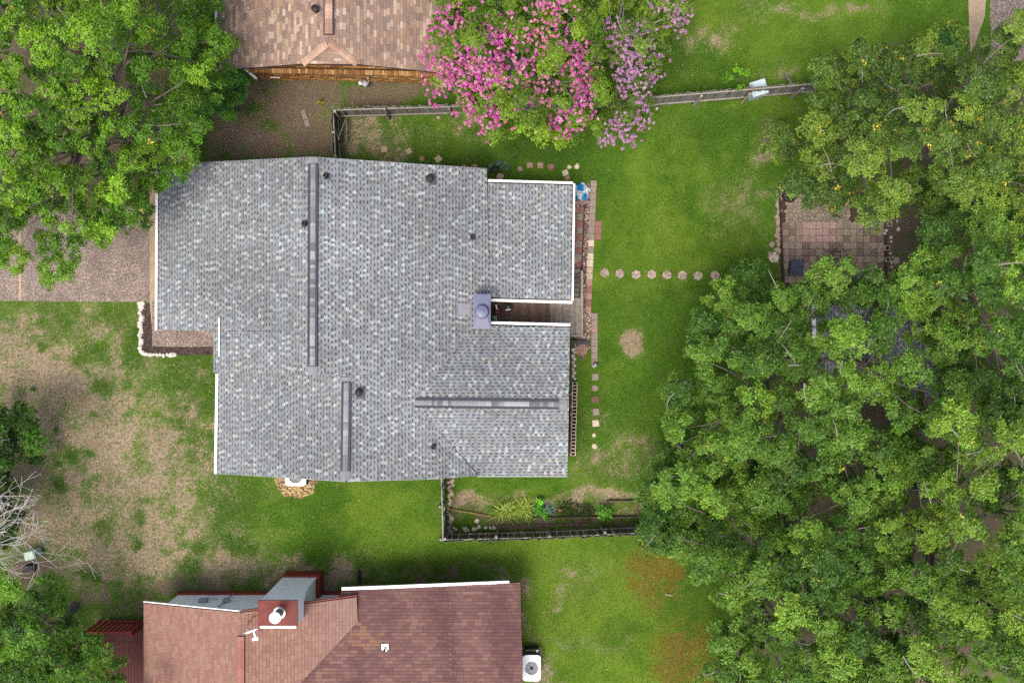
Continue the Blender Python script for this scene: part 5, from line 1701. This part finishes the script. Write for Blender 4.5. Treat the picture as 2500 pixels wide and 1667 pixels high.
tree('white_oak', 'broad oak with yellowing leaves over the upper right corner', [(1880, 330), (1905, 310), (1960, 300), (1955, 240), (1965, 185), (2010, 140), (2120, 95), (2240, 90), (2330, 75), (2400, 95), (2420, 40), (2480, 0), (2620, -60), (2620, 600), (2440, 600), (2330, 580), (2270, 530), (2210, 520), (2190, 545), (2120, 545), (2060, 560), (2030, 500), (1985, 480), (1950, 500), (1895, 470), (1885, 400)],
     (2140, 350), 8.2, 4.2, OAKY, 109, space=64, L=.16, W=.052, tips=15, trunk_r=.26, dome=190, yellow=.012, holes=((2150, 270, 34), (2200, 200, 26), (2270, 380, 26), (2450, 270, 26), (2240, 430, 20), (1975, 245, 10), (2420, 210, 22), (2100, 290, 16), (1990, 345, 20), (2450, 360, 20)), bare=26, under=.95, group='oaks')
tree('white_oak', 'oak with bright green leaves right of the shaded patio', [(2170, 690), (2200, 590), (2260, 530), (2330, 500), (2450, 480), (2620, 480), (2620, 1060), (2480, 1040), (2380, 1020), (2300, 940), (2250, 820), (2190, 740)],
     (2270, 690), 7.6, 4.0, OAK, 111, space=64, L=.16, W=.052, tips=15, trunk_r=.24, dome=160, yellow=.002, holes=((2400, 760, 40), (2480, 690, 24), (2230, 660, 18), (2490, 570, 20), (2260, 600, 16)), bare=14, under=.95, group='oaks')
tree('white_oak', 'oak crown reaching over the stepping stones and shed', [(1690, 800), (1722, 745), (1768, 668), (1830, 640), (1900, 655), (2000, 640), (2080, 630), (2150, 650), (2200, 700), (2290, 760), (2350, 860), (2370, 980), (2340, 1080), (2240, 1170), (2050, 1220), (1900, 1230), (1740, 1225), (1610, 1210), (1596, 1110), (1622, 1010), (1642, 900)],
     (1930, 880), 9.0, 4.4, OAK, 113, space=68, L=.165, W=.052, tips=15, k=7, trunk_r=.3, dome=200, yellow=.002, holes=((2015, 800, 26), (1985, 850, 24), (2035, 860, 26), (1900, 1035, 26), (1935, 1085, 26), (2170, 965, 44), (2120, 900, 20), (1850, 850, 16), (2150, 1010, 40), (2230, 1040, 26), (2280, 840, 22), (2300, 780, 18), (1890, 720, 14)), bare=24, under=.95, group='oaks')
tree('white_oak', 'lowest oak crown spreading beside the orange patched lawn', [(1580, 1165), (1760, 1150), (1900, 1160), (2050, 1150), (2160, 1180), (2200, 1300), (2200, 1480), (2215, 1620), (2215, 1790), (1740, 1790), (1728, 1640), (1715, 1520), (1690, 1450), (1648, 1390), (1576, 1338), (1566, 1260)],
     (1860, 1300), 8.6, 4.2, OAK, 115, space=68, L=.165, W=.052, tips=15, k=7, trunk_r=.28, dome=190, yellow=.002, holes=((1990, 1290, 24), (2100, 1400, 24), (2020, 1500, 30), (1870, 1440, 24), (1960, 1640, 26), (1820, 1300, 16), (2090, 1610, 24)), bare=24, under=.95, group='oaks')
tree('white_oak', 'tallest oak crown filling the lower right corner', [(2120, 1190), (2180, 1090), (2310, 980), (2450, 930), (2620, 950), (2620, 1790), (2140, 1790), (2130, 1600), (2140, 1450), (2120, 1300)],
     (2230, 1280), 9.6, 5.0, (A(150, 194, 62), A(82, 138, 46), A(42, 80, 30), A(200, 200, 70)), 117, space=68, L=.165, W=.052, tips=15, k=7, trunk_r=.3, dome=200, yellow=.002, holes=((2220, 1225, 34), (2260, 1370, 34), (2420, 1240, 26), (2330, 1110, 24), (2480, 1120, 22), (2300, 1590, 26), (2450, 1590, 24), (2190, 1500, 20), (2400, 1440, 18)), bare=30, under=.95, group='oaks')
tree('garden_tree', 'leafy green tree beside the red deck in the lower left corner', [(-120, 1400), (40, 1420), (90, 1410), (130, 1425), (160, 1470), (200, 1520), (215, 1555), (270, 1560), (285, 1600), (330, 1650), (350, 1700), (350, 1790), (-120, 1790)],
     (180, 1480), 5.2, 2.8, SWT, 119, space=44, L=.13, W=.06, tips=13, sprays=22, trunk_r=.18, dome=200, yellow=.002, under=.4)
tree('evergreen_shrub', 'dense dark green shrub at the edge of the dry front lawn', [(-80, 980), (40, 975), (75, 995), (95, 1050), (112, 1090), (105, 1130), (60, 1180), (45, 1260), (20, 1330), (-80, 1360)],
     (20, 1110), 3.4, 2.0, (A(84, 138, 24), A(56, 98, 18), A(30, 58, 14)), 121, space=34, L=.09, W=.055, tips=11, spray_r=.24, sprays=80, trunk_r=.1, dome=70, under=.3, cat='shrub', group='shrubs')
tree('fence_sapling', 'bright lime sapling growing against the far side of the sagging fence', [(1765, 165), (1800, 160), (1836, 170), (1834, 205), (1818, 222), (1780, 222), (1768, 200)], (1800, 212), 1.6, 1.1, (A(140, 210, 40), A(110, 180, 34), A(70, 120, 24)), 123, space=20, L=.13, W=.06, tips=5, spray_r=.15, sprays=30, under=0, trunk_r=.02, dome=30, cat='sapling', group='shrubs')
tree('young_tree', 'small deep green tree half behind the yellowing oak', [(2270, 90), (2300, 55), (2345, 60), (2345, 130), (2300, 150), (2260, 130)], (2290, 115), 3.4, 2.4, (A(84, 150, 56), A(64, 124, 44), A(40, 84, 32)), 125, space=26, L=.13, W=.05, tips=8, spray_r=.2, sprays=60, under=.2, trunk_r=.05, dome=40)

# bare tree: branches fan in from the left edge
bt = thing('bare_tree', 'leafless pale grey tree reaching in over the dry lawn', 'tree', P(-130, 1260), 'trees')
rng = random.Random(5)
g0 = P(-130, 1260)
MB().tube([g0, g0 + Vector((.1, 0, 1.6)), g0 + Vector((.3, -.1, 3.0))], [.24, .2, .17], 9).build('trunk', GBARK, bt)
def branch(mb, p, d, L, r, depth):
    pts, rad = [p], [r]
    n = 5
    for i in range(n):
        d = (d + Vector((rng.gauss(0, .12), rng.gauss(0, .12), rng.gauss(0, .06)))).normalized()
        p = p + d * (L / n)
        pts.append(p); rad.append(max(.005, r * (1 - .13 * (i + 1))))
    mb.tube(pts, rad, 5)
    if depth > 0:
        for i in range(3 if depth > 1 else 3):
            k = rng.randint(2, n)
            s_ = rng.choice([-1, 1])
            a = rng.uniform(.3, .75) * s_
            d2 = Vector((d.x * math.cos(a) - d.y * math.sin(a), d.x * math.sin(a) + d.y * math.cos(a), d.z + rng.uniform(-.1, .15))).normalized()
            branch(mb, pts[k], d2, L * rng.uniform(.42, .66), rad[k] * .66, depth - 1)
top = g0 + Vector((.3, -.1, 3.0))
for (u, v, z) in ((90, 1150, 4.6), (40, 1120, 5.0), (120, 1190, 4.4), (130, 1245, 4.6), (140, 1270, 4.2), (110, 1290, 4.6), (130, 1345, 4.0), (70, 1330, 4.4), (60, 1390, 4.2), (40, 1430, 4.0), (0, 1480, 4.2), (20, 1210, 5.2), (90, 1235, 5.0), (100, 1310, 3.8)):
    e = P(u, v, z)
    mb = MB()
    d = (e - top)
    branch(mb, top + Vector((rng.gauss(0, .1), rng.gauss(0, .1), rng.uniform(-.4, .4))), d.normalized(), d.length * .60, .085, 3)
    mb.build('branch', solid('bleached_bark', A(214, 208, 206), .9, .12, 20), bt)

# ------------------------------------------------------------------ bed plants
def strappy(label, u, v, n, L, seed, cols, w=.035, rad=.25, name='strappy_plant'):
    rng = random.Random(seed)
    c = P(u, v)
    mb = MB()
    for i in range(n):
        a = rng.uniform(0, 6.28)
        l = L * rng.uniform(.55, 1.1)
        el = rng.uniform(.35, 1.25)
        b = Vector((c.x + rng.gauss(0, rad * .5), c.y + rng.gauss(0, rad * .4), .02))
        d = Vector((math.cos(a), math.sin(a), 0))
        s_ = Vector((-d.y, d.x, 0))
        col = rng.choice(cols)
        prev = None
        vs, fs = [], []
        for k in range(6):
            t = k / 5
            p = b + d * (l * math.cos(el) * t + .25 * l * t * t) + Vector((0, 0, l * math.sin(el) * t - .75 * l * t * t * math.sin(el) * .8))
            p.z = max(p.z, .04)
            ww = w * (1 - t) ** .6 * .5 + .002
            vs += [p - s_ * ww, p + Vector((0, 0, -.008)), p + s_ * ww]
        for k in range(5):
            o = k * 3
            fs += [(o, o + 1, o + 4, o + 3), (o + 1, o + 2, o + 5, o + 4)]
        mb.add(vs, fs, col)
    t = thing(name, label, 'plant', (c.x, c.y, 0), 'bed plants')
    mb.build('leaves', LEAF, t)
YG = [A(164, 188, 84), A(186, 200, 110), A(140, 172, 64), A(112, 148, 50)]
strappy('large yellow green strappy plant left of the pair in the bed', 1232, 1243, 150, .75, 1, YG)
strappy('yellow green strappy plant next to the blue leaved plant', 1277, 1240, 130, .75, 2, YG)
strappy('grey blue spiky plant with thin arching leaves', 1337, 1243, 40, .55, 3, [A(140, 170, 170), A(110, 146, 140), A(90, 130, 110)], .03, .1)
strappy('dark grassy clump behind the middle fence post', 1385, 1245, 140, .4, 4, [A(60, 80, 40), A(44, 62, 30), A(80, 96, 50)], .03, .5)
strappy('dark grassy clump beside the leafy bush', 1430, 1245, 110, .4, 6, [A(60, 80, 40), A(44, 62, 30), A(80, 96, 50)], .03, .4)
def bush(label, u, v, r, h, seed, pal, L=.1, W=.06, tips=120, name='leafy_plant'):
    rng = np.random.default_rng(seed)
    c = np.array(P(u, v, h * .5))
    t = thing(name, label, 'plant', P(u, v), 'bed plants')
    d = rng.normal(0, 1, (tips, 3)); d /= np.linalg.norm(d, axis=1, keepdims=True); d[:, 2] = np.abs(d[:, 2])
    pos = c + d * np.array([r, r, h * .55]) * rng.uniform(.3, 1, (tips, 1))
    col = np.array(pal)[rng.integers(0, len(pal), tips)]
    V, C = rosettes(pos, d + np.array([0, 0, .4]), L, W, 5, col, rng)
    big_mesh('leaves', V, np.arange(len(V)).reshape(-1, 4), C, LEAF, t)
    p = P(u, v)
    MB().tube([(p.x, p.y, 0), (p.x + .02, p.y, h * .7)], [.02, .012], 5).build('stem', BARK, t)
bush('bright green leafy plant top of three beside the blue leaves', 1318, 1225, .17, .5, 1, [A(130, 210, 50), A(100, 180, 40)], .13, .07, 30)
bush('mid green leafy plant between the strappy and blue plants', 1318, 1243, .28, .45, 2, [A(90, 160, 50), A(70, 130, 40)], .12, .05, 70)
bush('small yellow green leafy plant closest to the fence timber', 1330, 1258, .2, .3, 3, [A(120, 180, 50), A(90, 150, 40)], .12, .06, 30)
bush('round bright green bush at the corner of the raised bed', 1476, 1250, .40, .6, 4, [A(120, 190, 60), A(90, 150, 46), A(70, 120, 40)], .11, .06, 150)
bush('orange flower above the dark grassy clump', 1367, 1244, .05, .45, 5, [A(220, 150, 100), A(210, 130, 90)], .05, .04, 7, 'orange_flower')
bush('yellow green weed near the bare ground by the brown house', 783, 250, .16, .25, 7, [A(170, 170, 60), A(150, 150, 60)], .08, .04, 30, 'weed')
for i, (u, v, lb) in enumerate(((78, 950, 'tiny green weed alone on the bare front lawn'), (135, 1050, 'tiny green weed beside the dense shrub'), (140, 1135, 'tiny green weed below the dense shrub tip'))):
    bush(lb, u, v, .14, .2, 20 + i, [A(110, 150, 40), A(90, 130, 34)], .08, .05, 22, 'weed')
sk = thing('dropped_stick', 'short pale stick lying on the orange patched lawn', 'stick', P(1633, 1451))
MB().beam(P(1625, 1450, .05), P(1642, 1453, .05), .05, .04).build('stick', RAIL, sk)
# low posts of the red house corner and cut board by the lawn
lp = thing('corner_post', 'short dark post at the shaded lawn edge by the red house', 'post', P(877, 1405))
MB().beam(P(877, 1392, .1), P(877, 1422, .1), .08, .3).build('board', solid('dark_post', A(44, 44, 48), .9), lp)

# ------------------------------------------------------------------ grass blades
def grass():
    rng = np.random.default_rng(9)
    n = 520000
    u = rng.uniform(-30, 1830, n); v = rng.uniform(-30, 1700, n)
    extra = 90000
    u = np.concatenate([u, rng.uniform(1600, 2400, extra)]); v = np.concatenate([v, rng.uniform(-30, 720, extra)])
    keep = np.ones(len(u), bool)
    def cut(poly):
        keep[inside(u, v, poly)] = False
    for poly in ([(-200, 540), (378, 500), (378, 740), (-200, 736)], [(340, 735), (560, 735), (560, 872), (340, 872)], [(395, 395), (1200, 405), (1215, 450), (1385, 460), (1455, 440), (1462, 900), (1420, 915), (1398, 1145), (545, 1145), (545, 870), (400, 800)],
                 [(600, -50), (1085, -50), (1085, 200), (612, 190)], [(400, 1455), (1260, 1430), (1260, 1760), (250, 1760), (250, 1520), (400, 1520)], [(1905, 466), (2170, 466), (2170, 705), (1905, 705)], [(2361, -80), (2600, -80), (2600, 190), (2368, 140)], [(676, 1140), (770, 1140), (770, 1215), (676, 1215)], [(1450, 535), (1476, 535), (1476, 595), (1450, 595)], [(2000, 740), (2290, 740), (2290, 970), (2000, 970)]):
        cut(poly)
    for i, (hu, hv) in enumerate(((1476, 666), (1513, 668), (1553, 670), (1591, 670), (1628, 671), (1666, 672), (1704, 673), (1746, 672))):
        keep[np.hypot(u - hu, v - hv) < 10.8] = False
    for (a, b, *_r) in col + row:
        keep[np.maximum(abs(u - a), abs(v - b)) < 8.5] = False
    u, v = u[keep], v[keep]
    dry, soil, org, yel, dark = fields(u, v)
    n = len(u)
    # patchy: smooth pseudo-noise
    nz = .5 + .25 * np.sin(u * .09 + 2 * np.sin(v * .05)) * np.sin(v * .11 + 1.7 * np.sin(u * .043)) + .25 * np.sin(u * .31 + v * .12) * np.sin(v * .27 - u * .08)
    kp = rng.uniform(0, 1, n) > np.clip(soil * .9 + dry * .45 * nz, 0, .93)
    u, v, dry, soil, org, yel, dark, nz = [a[kp] for a in (u, v, dry, soil, org, yel, dark, nz)]
    n = len(u)
    x, y = (u - CU) * S, (CV - v) * S
    g1, g2, g3 = np.array(A(64, 98, 22)), np.array(A(92, 132, 36)), np.array(A(122, 156, 62))
    t = rng.uniform(0, 1, n)[:, None]
    c = g1 * (1 - t) + g2 * t
    s = (rng.uniform(0, 1, n) < .12)[:, None]
    c = np.where(s, g3, c)
    c = c * (1 - .7 * yel[:, None]) + np.array(A(146, 174, 62)) * rng.uniform(.65, 1.1, (n, 1)) * (.7 * yel[:, None])
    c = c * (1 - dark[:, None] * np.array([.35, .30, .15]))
    st = np.array(A(196, 178, 150)) * rng.uniform(.6, 1.15, (n, 1))
    c = c * (1 - .6 * dry[:, None]) + np.array(A(104, 112, 54)) * rng.uniform(.6, 1.1, (n, 1)) * (.6 * dry[:, None])
    isdry = (rng.uniform(0, 1, n) < np.clip(dry * 1.12 + (nz - .5) * .8 * (dry > .12), 0, .9))[:, None]
    c = np.where(isdry, st, c)
    iso = (rng.uniform(0, 1, n) < org * .75)[:, None]
    c = np.where(iso, np.array(A(134, 112, 48)) * rng.uniform(.55, 1.2, (n, 1)), c)
    hgt = rng.uniform(.025, .06, n) * (1 - .4 * dry)
    a = rng.uniform(0, 6.28, n)
    ln = rng.uniform(.02, .06, n)
    w = rng.uniform(.008, .015, n)
    p0 = np.stack([x - np.sin(a) * w, y + np.cos(a) * w, np.full(n, .002)], 1)
    p1 = np.stack([x + np.sin(a) * w, y - np.cos(a) * w, np.full(n, .002)], 1)
    p2 = np.stack([x + np.cos(a) * ln, y + np.sin(a) * ln, hgt], 1)
    V = np.stack([p0, p1, p2], 1).reshape(-1, 3)
    C = np.repeat(c, 3, 0)
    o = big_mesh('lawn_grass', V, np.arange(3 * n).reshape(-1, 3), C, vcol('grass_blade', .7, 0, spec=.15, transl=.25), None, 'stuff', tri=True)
    o['label'] = 'short lawn grass, green and straw coloured, around the houses'
    o['category'] = 'grass'
grass()

# ------------------------------------------------------------------ litter: fallen leaves and chips on the open ground
def litter():
    rng = np.random.default_rng(21)
    u = np.concatenate([rng.uniform(0, 540, 1000), rng.uniform(480, 1060, 200), rng.uniform(1240, 1760, 160), rng.uniform(1460, 1850, 60), rng.uniform(1650, 2300, 120), rng.uniform(500, 1000, 300)])
    v = np.concatenate([rng.uniform(745, 1480, 1000), rng.uniform(1180, 1410, 200), rng.uniform(1320, 1660, 160), rng.uniform(430, 1180, 60), rng.uniform(0, 200, 120), rng.uniform(210, 370, 300)])
    n = len(u)
    pos = np.stack([(u - CU) * S, (CV - v) * S, np.full(n, .05)], 1)
    pal = np.array([A(196, 178, 148), A(140, 110, 70), A(100, 78, 54), A(206, 196, 178), A(166, 134, 90)])
    V, C = rosettes(pos, np.repeat(np.array([[0., 0, 1]]), n, 0) + rng.normal(0, .2, (n, 3)), (.055), .04, 1, pal[rng.integers(0, 5, n)], rng, lift=.1)
    o = big_mesh('leaf_litter', V, np.arange(len(V)).reshape(-1, 4), C, LEAF, None, 'stuff')
    o['label'] = 'scattered dry leaves and chips on the lawns'
    o['category'] = 'litter'
litter()
